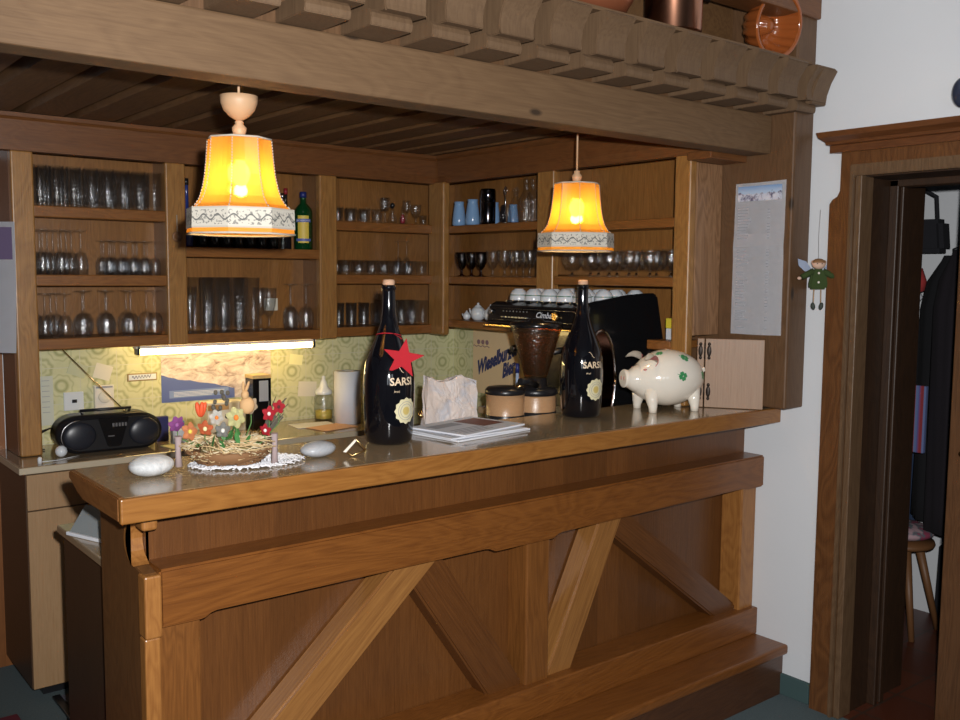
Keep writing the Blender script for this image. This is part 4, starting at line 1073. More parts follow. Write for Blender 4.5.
YEL = ('pale_yellow_petal', (.82, .80, .42)); ORG = ('orange_felt', (.80, .22, .03)); WHT = ('white_petal', (.80, .78, .72)); REDP = ('red_petal', (.60, .03, .05))
# local frame turned so that -Y faces the camera
bk.rotation_euler = (0, 0, -math.atan2(1.055, 2.335))
flower((.018, -.055, .112), YEL, ORG, .030, 6); flower((-.030, -.05, .112), WHT, ORG, .022, 6)
flower((-.095, -.03, .080), ('orange_petal', (.85, .35, .15)), ('yellow_felt', (.8, .6, .1)), .026, 5); flower((.100, -.03, .115), REDP, WHT, .022, 5); flower((.125, -.01, .128), REDP, ('dark_felt', (.1, .02, .02)), .020, 5)
flower((.088, -.045, .078), REDP, WHT, .020, 5); flower((-.015, -.06, .083), ('grey_petal', (.35, .35, .33)), WHT, .024, 5)
flower((-.128, -.01, .092), ('purple_petal', (.42, .12, .42)), ('purple_felt', (.3, .1, .3)), .026, 6); flower((-.06, -.04, .085), ('salmon_petal', (.75, .20, .08)), YEL, .025, 5)
flower((.055, .0, .13), ('cream_petal', (.75, .62, .45)), ORG, .026, 6)
def leaf_part(pts, nm, m_):
    MB().prism(pts, 'Y', -.001, .001).build(nm, m_, bk, world=False)
# egg-cup of leaves, red tulip, rabbit
m = MB()
for i in range(5): m.ball((-.070+.007*math.cos(i*1.26), -.02+.007*math.sin(i*1.26), .128), (.007, .006, .018), 10, M=M4('Y', 18*math.cos(i*1.26)) @ M4('X', -18*math.sin(i*1.26)))
m.build('red_tulip', mat('tulip_red', (.75, .10, .03), .6), bk, world=False)
m = MB(); m.ball((.045, -.02, .135), (.020, .015, .020), 14); m.ball((.040, -.025, .160), (.010, .010, .011), 12); m.ball((.036, -.022, .178), (.004, .004, .014), 8); m.ball((.046, -.022, .178), (.004, .004, .014), 8, M=M4('Y', 20))
m.build('straw_rabbit', mat('raffia', (.62, .38, .18), .8), bk, world=False)
m = MB()
for a in range(14):
    an = rnd.uniform(0, 2*PI); rr = rnd.uniform(.01, .05); c_ = V(rr*math.cos(an)+.005, rr*math.sin(an)-.04, rnd.uniform(.052, .085))
    tb = bmesh.new(); bmesh.ops.create_circle(tb, cap_ends=True, radius=1, segments=8)
    mt = Matrix.Translation(c_) @ M4('Z', rnd.uniform(0, 360)) @ M4('X', rnd.uniform(30, 80)) @ Matrix.Diagonal((.007, .017, 1, 1)); bmesh.ops.transform(tb, matrix=mt, verts=tb.verts); m.merge(tb)
m.build('leaves', mat('leaf_green', (.05, .20, .05), .6), bk, world=False)
m = MB()
for i in range(22):
    an = rnd.uniform(-.6, .9); z = rnd.uniform(.07, .13); m.tube([(.08, .0, .05), (.11+.02*an, .0+.02*rnd.random(), z), (.12+.035*an, .02*rnd.random(), z+.02)], .0013, 4)
m.build('dried_sprig', mat('dark_seed', (.10, .09, .07), .8), bk, world=False); m = MB()
for i in range(14):
    m.ball((-.018+rnd.uniform(-.022, .022), .01+rnd.uniform(-.01, .01), .135+rnd.uniform(-.03, .03)), .006, 6)
m.build('dried_seed_heads', mat('dark_seed', (.10, .09, .07), .8), bk, world=False)
m = MB()
m.b.free()
for x in (-.125, .112): MB().tube([(x, -.03, .0), (x*1.01, -.028, .035), (x, -.03, .07)], [.009, .007, .009], 10).build('gauze_ribbon', mat('mauve_gauze', (.36, .28, .28), .8), bk, world=False)
# napkin holder clip, newspapers, paper bag
t = thing('folding_clip', 'small gold-edged folding clip standing in front of the left bottle', 'clip', (1.335, 2.20, 1.1205), math.radians(-35))
m = MB(); m.tube([(-.034, 0, .018), (0, 0, .047), (.026, 0, .018)], .0022, 6); m.tube([(-.034, .0, .018), (-.012, 0, .002), (.026, 0, .018)], .0022, 6); m.build('wire', GOLD, t, world=False)
m = MB(); m.prism([(-.036, .014), (-.004, .048), (.002, .046), (-.028, .012)], 'Y', -.006, .006); m.build('plate', CREAM, t, world=False)
def magazine(x, y, z, rz, w_, h_, th, label, pics):
    t = thing('newspaper', label, 'newspaper', (x, y, z), math.radians(rz))
    MB().box(-w_/2, w_/2, -h_/2, h_/2, 0, th, .0015).build('pages', PAPER, t, world=False)
    m = MB(); rr = random.Random(int(x*100)+rz)
    for k in range(4): m.quad((-w_*.42, -h_*.40+k*.018, th+.0006), (w_*.05, -h_*.40+k*.018, th+.0006), (w_*.05, -h_*.40+k*.018+.006, th+.0006), (-w_*.42, -h_*.40+k*.018+.006, th+.0006))
    m.build('print_lines', INKG, t, world=False)
    if pics:
        m = MB(); m.quad((.02, -.05, th+.0007), (w_*.42, -.05, th+.0007), (w_*.42, h_*.35, th+.0007), (.02, h_*.35, th+.0007)); m.build('photo_print', mat('photo_brown', (.22, .09, .07), .6), t, world=False)
        m = MB(); m.quad((-w_*.42, .02, th+.0007), (0, .02, th+.0007), (0, h_*.30, th+.0007), (-w_*.42, h_*.30, th+.0007)); m.build('grey_print', mat('photo_grey', (.35, .37, .42), .6), t, world=False)
magazine(1.835, 2.345, 1.1205, 8, .33, .24, .006, 'folded newspaper at the bottom of the pile by the paper bag', 0)
magazine(1.825, 2.342, 1.1275, 3, .32, .235, .005, 'folded newspaper in the middle of the pile', 0)
magazine(1.84, 2.352, 1.1335, 12, .30, .23, .006, 'newspaper with printed pictures on top of the pile', 1)
# crumpled paper bag behind newspapers
t = thing('paper_bag', 'crumpled pale pinkish paper bag standing behind the newspapers', 'bag', (1.935, 2.575, .857), math.radians(-22))
tb = bmesh.new(); bmesh.ops.create_cube(tb, size=1); bmesh.ops.subdivide_edges(tb, edges=tb.edges[:], cuts=7, use_grid_fill=True)
rr = random.Random(9)
for v_ in tb.verts:
    z = v_.co.z+.5; k = 1-.12*z; v_.co = V(v_.co.x*.20*k+rr.uniform(-.005, .005), v_.co.y*.09*(1-.55*z)+rr.uniform(-.006, .006), z*.405+rr.uniform(-.005, .005)+(.010*math.sin(v_.co.x*9) if z > .9 else 0))
nbag = NT('creased_paper'); q_ = nbag.coord(); f_ = nbag.noise(q_, 13, 3, .5, 1.5); nbag.base(nbag.ramp(f_, [(.30, (.46, .46, .50)), (.52, (.58, .49, .44)), (.75, (.64, .53, .46))])); nbag.p(Roughness=.5); nbag.bump(f_, .8, .02)
m = MB(); m.merge(tb); m.build('bag_body', nbag.m, t, world=False)
MB().tube([(-.108, -.03, .30), (-.112, -.035, .29), (-.108, -.04, .28)], .007, 8).build('gold_tie', GOLD, t, world=False)
# ashtray / clear stand on the inner counter
t = thing('menu_stand', 'clear plastic wedge stand on the lower inner counter behind the bar end', 'stand', (.835, 2.80, .8505), math.radians(20))
MB().prism([(-.05, 0), (.06, 0), (.02, .075), (.012, .078)], 'Y', -.07, .09, .002).build('wedge', PALEPL, t, world=False)
MB().box(-.055, -.045, -.07, .09, 0, .010, .002).build('front_lip', PAPER, t, world=False)
o = MB().tube([(.83, 2.66, .857), (.90, 2.60, .857)], .004, 8).build('pen', BLACK); tag(rest(o, (.865, 2.63, .857)), 'thin black pen lying on the lower inner counter', 'pen')

# ---------------------------------------------------------------- back counter things
bx = thing('portable_radio', 'black oval portable stereo with raised antenna on the back counter', 'radio', (1.20, 3.90, .9005), math.radians(-2))
def stad(w_, h_, n_=14):
    r_ = h_/2; p = []
    for i in range(n_+1): a = -PI/2+PI*i/n_; p.append((w_/2-r_*1.1+r_*1.1*math.cos(a), r_+r_*math.sin(a)))
    for i in range(n_+1): a = PI/2+PI*i/n_; p.append((-w_/2+r_*1.1+r_*1.1*math.cos(a), r_+r_*math.sin(a)))
    return p
MB().prism(stad(.40, .145), 'Y', -.06, .10, .012, smooth=True).build('case', BLACK, bx, world=False)
for s_ in (-1, 1):
    m = MB(); m.ball((s_*.125, -.060, .072), (.062, .016, .055), 24); m.build('speaker_cover', mat('speaker_mesh', (.018, .020, .028), .35), bx, world=False)
m = MB(); m.prism([(-.055, .135), (-.02, .02), (.03, .02), (.065, .135)], 'Y', -.068, -.055, .003); ctl = m.build('tape_deck', BLACKM, bx, world=False)
m = MB()
for i in range(5): m.box(-.002+.012*i, .006+.012*i, -.071, -.068, .100, .115, .001)
m.box(-.02, .005, -.071, -.068, .062, .066); m.build('buttons', STEEL, ctl, world=False)
m = MB(); m.tube([(-.198+.0, -.058, .05)]+[(-.128-.066*math.cos(a), -.064, .072+.062*math.sin(a)) for a in [-.8+2.4*i/12 for i in range(13)]], .0022, 6); m.build('silver_rim', STEEL, bx, world=False)
m = MB(); m.tube([(-.09, .03, .143), (-.10, .03, .160), (.10, .03, .160), (.09, .03, .143)], .006, 8); m.build('carry_handle', BLACK, bx, world=False)
m = MB(); m.tube([(.073, .03, .15), (-.145, .11, .408)], [.0024, .0017], 6); m.ball((.073, .03, .15), .007, 8); m.build('antenna', GOLD, bx, world=False)
o = MB().ball((0, 0, .0225), .0225, 20).build('white_ball', WHITE); o.location = (1.00, 3.835, .9005); tag(o, 'small white ball on the back counter beside the radio', 'ball')
t = thing('cable_plug', 'tiny white plug with thin cord at the left edge of the back counter', 'plug', (.90, 3.745, .9005))
MB().lathe([(0, 0), (.008, 0), (.008, .02), (.004, .026), (0, .026)], seg=12).build('plug_body', WHITE, t, world=False)
MB().tube([(.008, 0, .006), (.07, .02, .0025), (.12, .05, .002), (.16, .07, .002)], .0018, 5).build('cord', WHITE, t, world=False)
o = MB().tube([(1.03, 4.05, .93), (1.0, 4.0, .96), (1.01, 3.96, .98), (1.05, 3.985, .985), (1.0, 4.03, .95), (.97, 4.0, .905), (1.02, 3.96, .904)], .003, 6).build('black_cable', BLACK); o.data.transform(Matrix.Translation((-.035, .055, 0))); tag(rest(o, (.965, 4.055, .904)), 'looped black cable behind the white ball', 'cable')
# paper towel roll, glass jar
t = thing('kitchen_roll', 'upright white paper towel roll on the back counter left of the bottle', 'paper roll', (2.335, 3.93, .9005))
MB().lathe([(.018, 0), (.064, 0), (.064, .250), (.018, .250), (.018, 0)], seg=36).build('paper', PAPER, t, world=False)
MB().lathe([(.017, .001), (.0178, .001), (.0178, .2495), (.017, .2495)], seg=20).build('cardboard_tube', PAPERC, t, world=False)
t = thing('glass_jar', 'glass jar with white pointed lid half behind the paper roll', 'jar', (2.275, 4.055, .9005))
MB().lathe([(0, 0), (.042, 0), (.045, .01), (.045, .115), (.038, .13), (.036, .13), (.043, .114), (.043, .008), (0, .006)], seg=24).build('body', GLASS, t, world=False)
MB().lathe([(.040, .13), (.042, .135), (.040, .148), (.022, .165), (.016, .19), (.008, .205), (.010, .215), (0, .222)], seg=20).build('lid', WHITE, t, world=False)
MB().lathe([(0, .009), (.041, .011), (.041, .05), (0, .055)], seg=20).build('yellow_contents', mat('yellow_sweets', (.65, .50, .08), .6), t, world=False)
# little items left of the box
t = thing('tall_box', 'tall black gift box with gold lid and grey label under the strip light', 'box', (1.915, 4.02, .9005))
MB().box(-.045, .045, -.04, .04, 0, .235, .002).build('carton', BLACKM, t, world=False)
MB().box(-.047, .047, -.042, .042, .235, .252, .002).build('lid', mat('gold_card', (.62, .46, .22), .4), t, world=False)
MB().box(-.015, .030, -.0415, -.0403, .13, .225).build('label', mat('grey_label', (.42, .44, .48), .6), t, world=False)
t = thing('cardboard_box', 'wide white and brown printed box beside the tall black box', 'box', (1.76, 4.06, .9005))
MB().box(-.09, .09, -.04, .04, 0, .135, .002).build('carton', PAPERC, t, world=False)
MB().box(-.09, .01, -.0415, -.0403, .10, .125).build('brown_stripe', mat('kraft', (.50, .30, .12), .7), t, world=False)
for i, (x, y, w_, h_, c_, l) in enumerate(((1.44, 3.96, .05, .105, ('navy_pack', (.03, .03, .12)), 'small navy packet right of the radio'), (1.50, 3.93, .045, .085, ('blue_pack', (.10, .30, .55)), 'small bright blue packet right of the radio'), (1.475, 3.86, .06, .06, ('pale_pack', (.55, .58, .66)), 'low pale grey packet in front of the blue one'))):
    o = MB().box(-w_/2, w_/2, -.015, .015, 0, h_, .002).build('packet', mat(c_[0], c_[1], .5)); o.location = (x, y, .9005); tag(o, l, 'packet')
for i, (x, y, rz, c_, l) in enumerate(((1.50, 3.79, 10, PAPERY, 'yellow sheet lying on the back counter right of the radio'), (2.16, 3.95, -8, PAPER, 'white printed sheet lying right of the flowers on the back counter'), (2.20, 3.84, 12, mat('orange_sheet', (.72, .42, .25), .7), 'orange-white leaflet nearest the front of the back counter'))):
    o = MB().box(-.10, .10, -.07, .07, 0, .0015).build('paper_sheet', c_); o.location = (x, y, .9008+i*.0006); o.rotation_euler = (0, 0, math.radians(rz)); tag(o, l, 'paper')

# ---------------------------------------------------------------- wall papers (all flat on the tiles)
YW = YT-.0095
def flat(name, x0, x1, z0, z1, m_, label, cat, tilt=0, th=.0012, y=None):
    t = MB().box(-(x1-x0)/2, (x1-x0)/2, -th, 0, -(z1-z0)/2, (z1-z0)/2).build(name, m_)
    t.location = ((x0+x1)/2, y or YW, (z0+z1)/2); t.rotation_euler = (0, math.radians(tilt), 0); return tag(t, label, cat)
n = NT('snow_mountain_print'); g_ = n.coord(); x_, y_, z_ = n.sep(g_)
f_ = n.noise(n.mapping(g_, (1, 1, 2.2)), 11, 7, .7, .8); snow = n.ramp(f_, [(.36, (.25, .17, .15)), (.48, (.58, .48, .44)), (.62, (.78, .70, .66))])
edge = n.math('SUBTRACT', n.math('ADD', z_, n.math('MULTIPLY', x_, .22)), n.math('MULTIPLY', n.math('SUBTRACT', n.noise(g_, 9, 3), .5), .03))
blue = n.math('LESS_THAN', edge, -.045); dom = n.math('LESS_THAN', x_, .08)
col = n.mix(n.math('MULTIPLY', blue, dom), snow, (.10, .14, .36))
bar_ = n.math('MULTIPLY', n.math('LESS_THAN', n.math('ABSOLUTE', n.math('ADD', z_, .073)), .017), n.math('LESS_THAN', n.math('ABSOLUTE', n.math('ADD', x_, .09)), .14))
n.base(n.mix(bar_, col, (.20, .28, .52))); n.p(Roughness=.5)
pc = flat('wall_calendar', 1.512, 2.042, 1.035, 1.25, n.m, 'wide snowy mountain calendar on the tiles under the strip light', 'calendar')
for k in range(4):
    m = MB(); z = -.064-.006*k; m.quad((-.21, -.0018, z), (.03-.02*k, -.0018, z), (.03-.02*k, -.0018, z-.0022), (-.21, -.0018, z-.0022)); m.build('calendar_print', PAPER, pc, world=False)
for nm, x0, x1, z0, z1, m_, tl_, l in (
    ('sticky_note', 2.143, 2.213, 1.172, 1.222, PAPERY, 8, 'yellow sticky note nearest the end of the strip light'),
    ('sticky_note', 2.188, 2.288, 1.012, 1.085, PAPERC, 4, 'pale peach sticky note above the counter right of the tall box'),
    ('sticky_note', 1.12, 1.195, 1.178, 1.232, mat('green_note', (.55, .56, .36), .7), 22, 'pale note hung askew behind the antenna tip'),
    ('sticky_note', 1.225, 1.297, 1.158, 1.222, PAPERC, 18, 'tilted cream note left of the small name tag')):
    flat(nm, x0, x1, z0, z1, m_, l, 'note', tl_)
lf_ = flat('price_list', 1.006, 1.058, .98, 1.185, mat('greenish_paper', (.60, .62, .52), .7), 'narrow printed list on the tiles beside the left post', 'paper')
m = MB()
for k in range(7): m.quad((-.018, -.0018, .085-.022*k), (.012, -.0018, .085-.022*k), (.012, -.0018, .083-.022*k), (-.018, -.0018, .083-.022*k))
m.build('printed_lines', INKG, lf_, world=False)
t = thing('thermostat', 'cream wall thermostat with round dial above the radio', 'thermostat', (1.258, YW, 1.013))
MB().box(-.040, .040, -.024, 0, 0, .122, .003).build('cover', CREAM, t, world=False)
MB().lathe([(0, 0), (.026, 0), (.026, .006), (.023, .008), (0, .008)], (0, -.024, .072), 28, M=M4('X', 90)).build('dial', PAPERC, t, world=False)
MB().box(-.034, .034, -.0255, -.0245, .006, .022).build('lower_grille', INKG, t, world=False); MB().box(-.034, .034, -.0255, -.0245, .110, .118).build('upper_grille', INKG, t, world=False)
t = thing('wall_socket', 'square white wall socket left of the thermostat', 'socket', (1.137, YW, 1.035))
MB().box(-.040, .040, -.010, 0, 0, .078, .003).build('plate', WHITE, t, world=False)
MB().box(-.008, .012, -.0115, -.0098, .032, .046, .001).build('outlet', BLACK, t, world=False)
t = thing('name_tag', 'small white enamel tag with dark script on the tiles', 'sign', (1.428, YW, 1.158))
MB().box(-.066, .066, -.004, 0, -.017, .017, .002).build('plate', mat('brown_rim', (.36, .24, .08), .6), t, world=False)
MB().box(-.060, .060, -.0052, -.0041, -.012, .012, .0005).build('white_field', WHITE, t, world=False)
m = MB(); m.tube([(-.045+.0026*i, -.0062, .007*math.sin(i*1.25)*(1.0 if i % 5 else 1.3)+.001*i*.1) for i in range(33)], .0012, 5); m.build('dark_script', INKB, t, world=False)
# strip light
n = NT('strip_tube_glow'); n.b.inputs['Emission Color'].default_value = (1, .70, .25, 1); n.b.inputs['Emission Strength'].default_value = 21
t = thing('strip_light', 'glowing yellow strip light under the left wall cabinet', 'light', (1.755, 3.962, 1.309))
MB().box(-.42, .42, -.02, .025, -.012, .0, .003).build('fixture', CREAM, t, world=False)
MB().tube([(-.405, 0, -.024), (.405, 0, -.024)], .015, 14).build('tube', n.m, t, world=False)
for s_ in (-1, 1): MB().box(s_*.41-.006, s_*.41+.006, -.02, .02, -.037, -.0, .002).build('end_socket', BLACK, t, world=False)
# brewery sign on the right wall, behind the grinder
SGM = mat('tan_board', (.82, .62, .37), .5)
sg = thing('brewery_sign', 'tan brewery board with dark blue slanted lettering behind the grinder', 'sign', (3.13, 3.65, 1.05))
MB().box(3.128, 3.141, 3.30, 3.96, .99, 1.3295, .003).build('board', SGM, sg)
for s_, sz_, y_, z_ in (('Wieselburger', .104, 3.755, 1.155), ('Bier', .100, 3.665, 1.108)):
    text_on(s_, sz_, (3.1268, y_, z_), (0, -1, .41), (-.0, -.10, 1), INKB, sg, shear=.0, bold=.0058, wx=.62)
text_on('seit 1770', .026, (3.1268, 3.80, 1.262), (0, -1, 0), (0, 0, 1), mat('mauve_ink', (.22, .10, .14), .7), sg, 'small_lettering') if False else None
m = MB()
for i in range(3): m.ball((3.1272, 3.91-.035*i, 1.262), (.001, .014, .013), 12)
m.tube([(3.127, 3.955-.009*i, 1.240+.004*math.sin(i*1.6)) for i in range(16)], .002, 5)
m.build('crest', mat('mauve_ink', (.30, .18, .20), .7), sg)

# ---------------------------------------------------------------- menu, calendar, doll
mn = thing('menu_sheet', 'long white menu sheet with blue mountain header on the dark side board', 'menu', (3.034, 2.127, 1.40))
t = bmesh.new(); A = []
for i in range(13):
    z = i/12*.567; bul = .0015+.002*math.sin(PI*i/12)+(.003 if i == 7 else 0)
    A.append([t.verts.new(V(-bul, .110-.004*(i/12), z)), t.verts.new(V(-bul-.001, 0, z)), t.verts.new(V(-bul, -.112, z+.003))])
for a, b in zip(A, A[1:]):
    for i in range(2): f = t.faces.new([a[i], a[i+1], b[i+1], b[i]]); f.smooth = False
bmesh.ops.solidify(t, geom=t.faces[:], thickness=-.0006)
m = MB(); m.merge(t); m.build('paper', mat('menu_paper', (.84, .85, .90), .4), mn, world=False)
n = NT('winter_view_print'); g_ = n.coord(); x_, y_, z_ = n.sep(g_)
f_ = n.noise(n.mapping(g_, (1, 1, 1)), 38, 5, .6); hz = n.math('ADD', z_, n.math('MULTIPLY', n.math('SUBTRACT', f_, .5), .05))
sky = n.ramp(n.math('MULTIPLY', n.math('SUBTRACT', z_, .50), 14.0), [(.45, (.45, .58, .75)), (.95, (.06, .20, .50))])
n.base(n.mix(n.math('LESS_THAN', hz, .527), sky, n.ramp(f_, [(.40, (.12, .12, .2)), (.5, (.6, .62, .72)), (.7, (.72, .74, .80))]))); n.p(Roughness=.5)
m = MB(); m.box(-.0062, -.0056, -.098, .092, .500, .555); m.build('header_picture', n.m, mn, world=False)
m = MB(); rnd = random.Random(11); z = .475; 
while z > .02:
    if rnd.random() < .85:
        L_ = rnd.uniform(.03, .06); m.box(-.0064, -.0058, .090-L_, .090, z, z+.0028)
        if rnd.random() < .9: m.box(-.0064, -.0058, -.052, -.040, z, z+.0028)
    z -= .0105
m.build('printed_lines', mat('faint_ink', (.42, .44, .50), .6), mn, world=False)
cl = thing('wall_calendar', 'grey-white calendar hanging on the side of the left cabinet', 'calendar', (.803, 3.934, 1.31), math.radians(42))
t = bmesh.new(); A = []
for i in range(9):
    f_ = i/8; z = .49*f_; o_ = -.004-.02*(1-f_)**2
    A.append([t.verts.new(V(o_, .12, z)), t.verts.new(V(o_, 0, z)), t.verts.new(V(o_*.8, -.100+.0*(1-f_), z))])
for a, b in zip(A, A[1:]):
    for i in range(2): t.faces.new([a[i], a[i+1], b[i+1], b[i]]).smooth = False
bmesh.ops.solidify(t, geom=t.faces[:], thickness=.002)
m = MB(); m.merge(t); m.build('pages', PAPER, cl, world=False)
m = MB(); m.box(-.0075, -.0068, -.09, .11, .35, .47); m.build('picture', mat('dusky_print', (.16, .12, .22), .5), cl, world=False)
dl = thing('hanging_doll', 'green felt elf doll with pale wings hanging beside the side board', 'doll', (3.10, 1.915, 1.50), math.radians(-46))
m = MB(); m.prism([(-.030, .075), (.030, .075), (.033, .095), (.028, .125), (.018, .150), (-.018, .150), (-.026, .125), (-.032, .095)], 'Y', -.012, .012, .006)
m.build('coat', LEATH, dl, world=False)
for s_ in (-1, 1):
    m = MB(); m.tube([(s_*.016, 0, .140), (s_*.040, -.004, .128), (s_*.058, -.006, .118)], [.012, .011, .010], 10); a_ = m.build('arm', LEATH, dl, world=False)
    MB().ball((s_*.066, -.006, .114), (.008, .006, .006), 10).build('hand', SKIN, a_, world=False)
    m = MB(); m.tube([(s_*.012, 0, .078), (s_*.013, 0, .025)], .0022, 6); l_ = m.build('leg', mat('string', (.45, .30, .18), .8), dl, world=False)
    MB().ball((s_*.014, -.003, .014), (.008, .009, .014), 10, M=M4('Y', s_*12)).build('shoe', mat('dark_felt_shoe', (.05, .06, .05), .8), l_, world=False)
    m = MB(); tb = bmesh.new()
    cs = [(s_*.012, .014, .135), (s_*.040, .016, .175), (s_*.070, .016, .185), (s_*.066, .016, .160), (s_*.045, .016, .140)]
    f = tb.faces.new([tb.verts.new(V(*c_)) for c_ in cs]); bmesh.ops.solidify(tb, geom=[f], thickness=.0015); m.merge(tb)
    m.build('wing', mat('pale_blue_wing', (.50, .58, .75), .6), dl, world=False)
m = MB(); m.ball((0, -.004, .165), (.024, .018, .018), 18); m.ball((-.020, -.004, .172), (.007, .004, .008), 8); m.ball((.020, -.004, .172), (.007, .004, .008), 8); h_ = m.build('head', SKIN, dl, world=False)
m = MB(); m.ball((-.008, -.0215, .167), .0022, 8); m.ball((.008, -.0215, .167), .0022, 8); m.build('eyes', BLACK, h_, world=False)
m = MB(); m.lathe([(.024, .170), (.024, .176), (.012, .184), (0, .186)], (0, -.002, 0), 16); m.build('hair', TWIG, h_, world=False)
m = MB(); m.ball((0, -.013, .133), .0045, 8); m.ball((0, -.014, .100), .0045, 8); m.build('button', CREAM, dl, world=False)
m = MB(); m.tube([(0, 0, .184), (-.002, .005, .26), (0, .0, .36)], .0009, 4); m.build('thread', mat('thread', (.4, .4, .4), .7), dl, world=False)
# small spotlight at the right frame edge
t = thing('wall_spotlight', 'dark round wall spotlight above the door surround at the right edge', 'lamp', (3.10, 1.432, 2.205))
MB().ball((0, 0, 0), (.034, .034, .048), 20).build('shade', mat('dark_glass', (.03, .04, .07), .1), t, world=False)
MB().tube([(.03, 0, 0), (.0555, 0, 0)], .012, 10).build('bracket', BLACK, t, world=False)

# ---------------------------------------------------------------- crockery on the canopy shelf
t = thing('copper_pot', 'dark copper pot on the canopy shelf above the rafter ends', 'pot', (2.375, 2.005, 2.372))
MB().lathe([(0, 0), (.082, 0), (.088, .006), (.090, .15), (.094, .155), (.090, .156), (.086, .15), (.083, .008), (0, .006)], seg=40).build('body', COPPER, t, world=False)
MB().tube([(.088, .0, .12), (.20, .05, .16), (.26, .07, .17)], .008, 8).build('handle', mat('iron_handle', (.05, .04, .04), .5, .8), t, world=False)
t = thing('copper_pan', 'shallow copper pan whose rounded bottom shows at the top edge', 'pan', (2.05, 2.02, 2.372))
MB().lathe([(0, 0), (.05, 0), (.085, .012), (.105, .045), (.108, .06), (.104, .06), (.08, .018), (0, .006)], seg=36).build('body', mat('orange_copper', (.50, .17, .08), .3, .7), t, world=False)
MB().tube([(-.10, 0, .05), (-.15, 0, .055)], .006, 8).build('handle', GOLD, t, world=False)
t = thing('cake_mould', 'orange-brown glazed fluted cake mould leaning on its rim at the canopy shelf end', 'cake mould', (2.925, 1.995, 2.492))
M_ = M4('Z', -6) @ M4('X', 100)      # the opening looks towards the room
def flu(i, z): return 1+.045*math.sin(i*2*PI/72*18)
mb = MB(); mb.lathe([(.034, -.098), (.060, -.104), (.085, -.088), (.100, -.050), (.110, 0)], seg=72, rad=flu, M=M_)
mb.lathe([(.100, 0), (.092, -.048), (.078, -.080), (.055, -.094), (.032, -.088), (.024, -.040), (0, -.030)], seg=72, rad=flu, M=M_)
b_ = mb.build('fluted_body', GLAZE, t, world=False)
mb = MB(); mb.lathe([(.100, -.002), (.112, -.004), (.118, 0), (.112, .005), (.100, .002), (.100, -.002)], seg=48, M=M_); mb.build('rim', GLAZE, b_, world=False)

# ---------------------------------------------------------------- hallway
DKC = mat('near_black_cloth', (.006, .006, .008), .95); DKV = mat('dark_plum_cloth', (.010, .007, .011), .95); DENIM = mat('denim_blue', (.02, .04, .09), .9)
def cloth(name, label, x, y, z0, z1, w0, w1, m_, cat, d_=.07, seed=1, extra=None):
    # a hanging garment: folded lathe-like column, wider at the hem, narrow at the hook
    t = thing(name, label, cat, (x, y, z0)); H_ = z1-z0; tb = bmesh.new(); rings = []; N_ = 36
    for k in range(11):
        f_ = k/10; w_ = w0+(w1-w0)*f_
        if f_ > .85: w_ *= 1-.75*((f_-.85)/.15)**1.5
        ring = []
        for i in range(N_):
            a = 2*PI*i/N_; fold = 1+.10*math.sin(a*5+seed)*(1-f_*.6)+.05*math.sin(a*9+seed*2+f_*3)
            ring.append(tb.verts.new(V(math.cos(a)*d_*fold*(1 if f_ < .9 else .6), math.sin(a)*w_*fold, H_*f_)))
        rings.append(ring)
    for a, b in zip(rings, rings[1:]):
        for i in range(N_): tb.faces.new([a[i], a[(i+1) % N_], b[(i+1) % N_], b[i]]).smooth = True
    tb.faces.new(rings[0][::-1]); tb.faces.new(rings[-1]); bmesh.ops.recalc_face_normals(tb, faces=tb.faces)
    MB().merge(tb).build('cloth', m_, t, world=False)
    MB().tube([(0, 0, H_-.01), (0, 0, H_+.03), (.05, 0, H_+.04)], .004, 6).build('hanging_loop', BLACK, t, world=False)
    return t
cloth('dark_coat', 'large black coat hanging in the hallway behind the handbag', 4.36, 2.02, .50, 1.72, .13, .13, DKC, 'coat', .08, 1)
cloth('dark_coat', 'long plum-dark coat hanging right of the black one in the hallway', 4.18, 1.90, .50, 1.74, .085, .10, DKV, 'coat', .08, 4)
cloth('jeans', 'dark blue jeans hanging low in the hallway', 4.44, 2.21, .42, .98, .035, .05, DENIM, 'trousers', .04, 3)
cloth('dark_jacket', 'short dark jacket hanging left in the hallway above the jeans', 4.25, 2.17, 1.0, 1.5, .06, .07, DKC, 'coat', .05, 6)
t = thing('handbag', 'black handbag with raised handles at the top of the hallway rack', 'handbag', (4.26, 2.12, 1.73))
tb = bmesh.new(); MBg = MB(); MBg.prism([(-.12, 0), (.12, 0), (.105, .15), (-.105, .15)], 'X', -.05, .05, .02); MBg.build('body', BLKFAB, t, world=False)
MB().tube([(0, -.07, .14), (0, -.06, .25), (0, -.01, .28), (0, .05, .25), (0, .07, .14)], .009, 8).build('handle', BLKFAB, t, world=False)
o = MB().tube([(4.12, 2.06, 1.66), (4.12, 2.055, 1.60), (4.13, 2.05, 1.56)], [.02, .035, .02], 10).build('red_scarf', mat('red_scarf', (.35, .03, .03), .9)); tag(rest(o, (4.12, 2.055, 1.6)), 'crumpled red cloth under the black handbag', 'scarf')
o = MB().tube([(4.115, 2.075, 1.575), (4.115, 2.06, 1.53), (4.12, 2.07, 1.51)], [.018, .030, .018], 10).build('white_cloth', PAPER); tag(rest(o, (4.115, 2.06, 1.54)), 'small white crumpled cloth below the red one', 'cloth')
n = NT('striped_towel'); x_, y_, z_ = n.sep(n.coord()); n.base(n.ramp(n.math('FRACT', n.math('MULTIPLY', y_, 28.0)), [(.0, (.30, .03, .03)), (.34, (.08, .10, .30)), (.35, (.10, .14, .32)), (.7, (.14, .18, .34)), (.72, (.25, .03, .04))])); n.p(Roughness=.9)
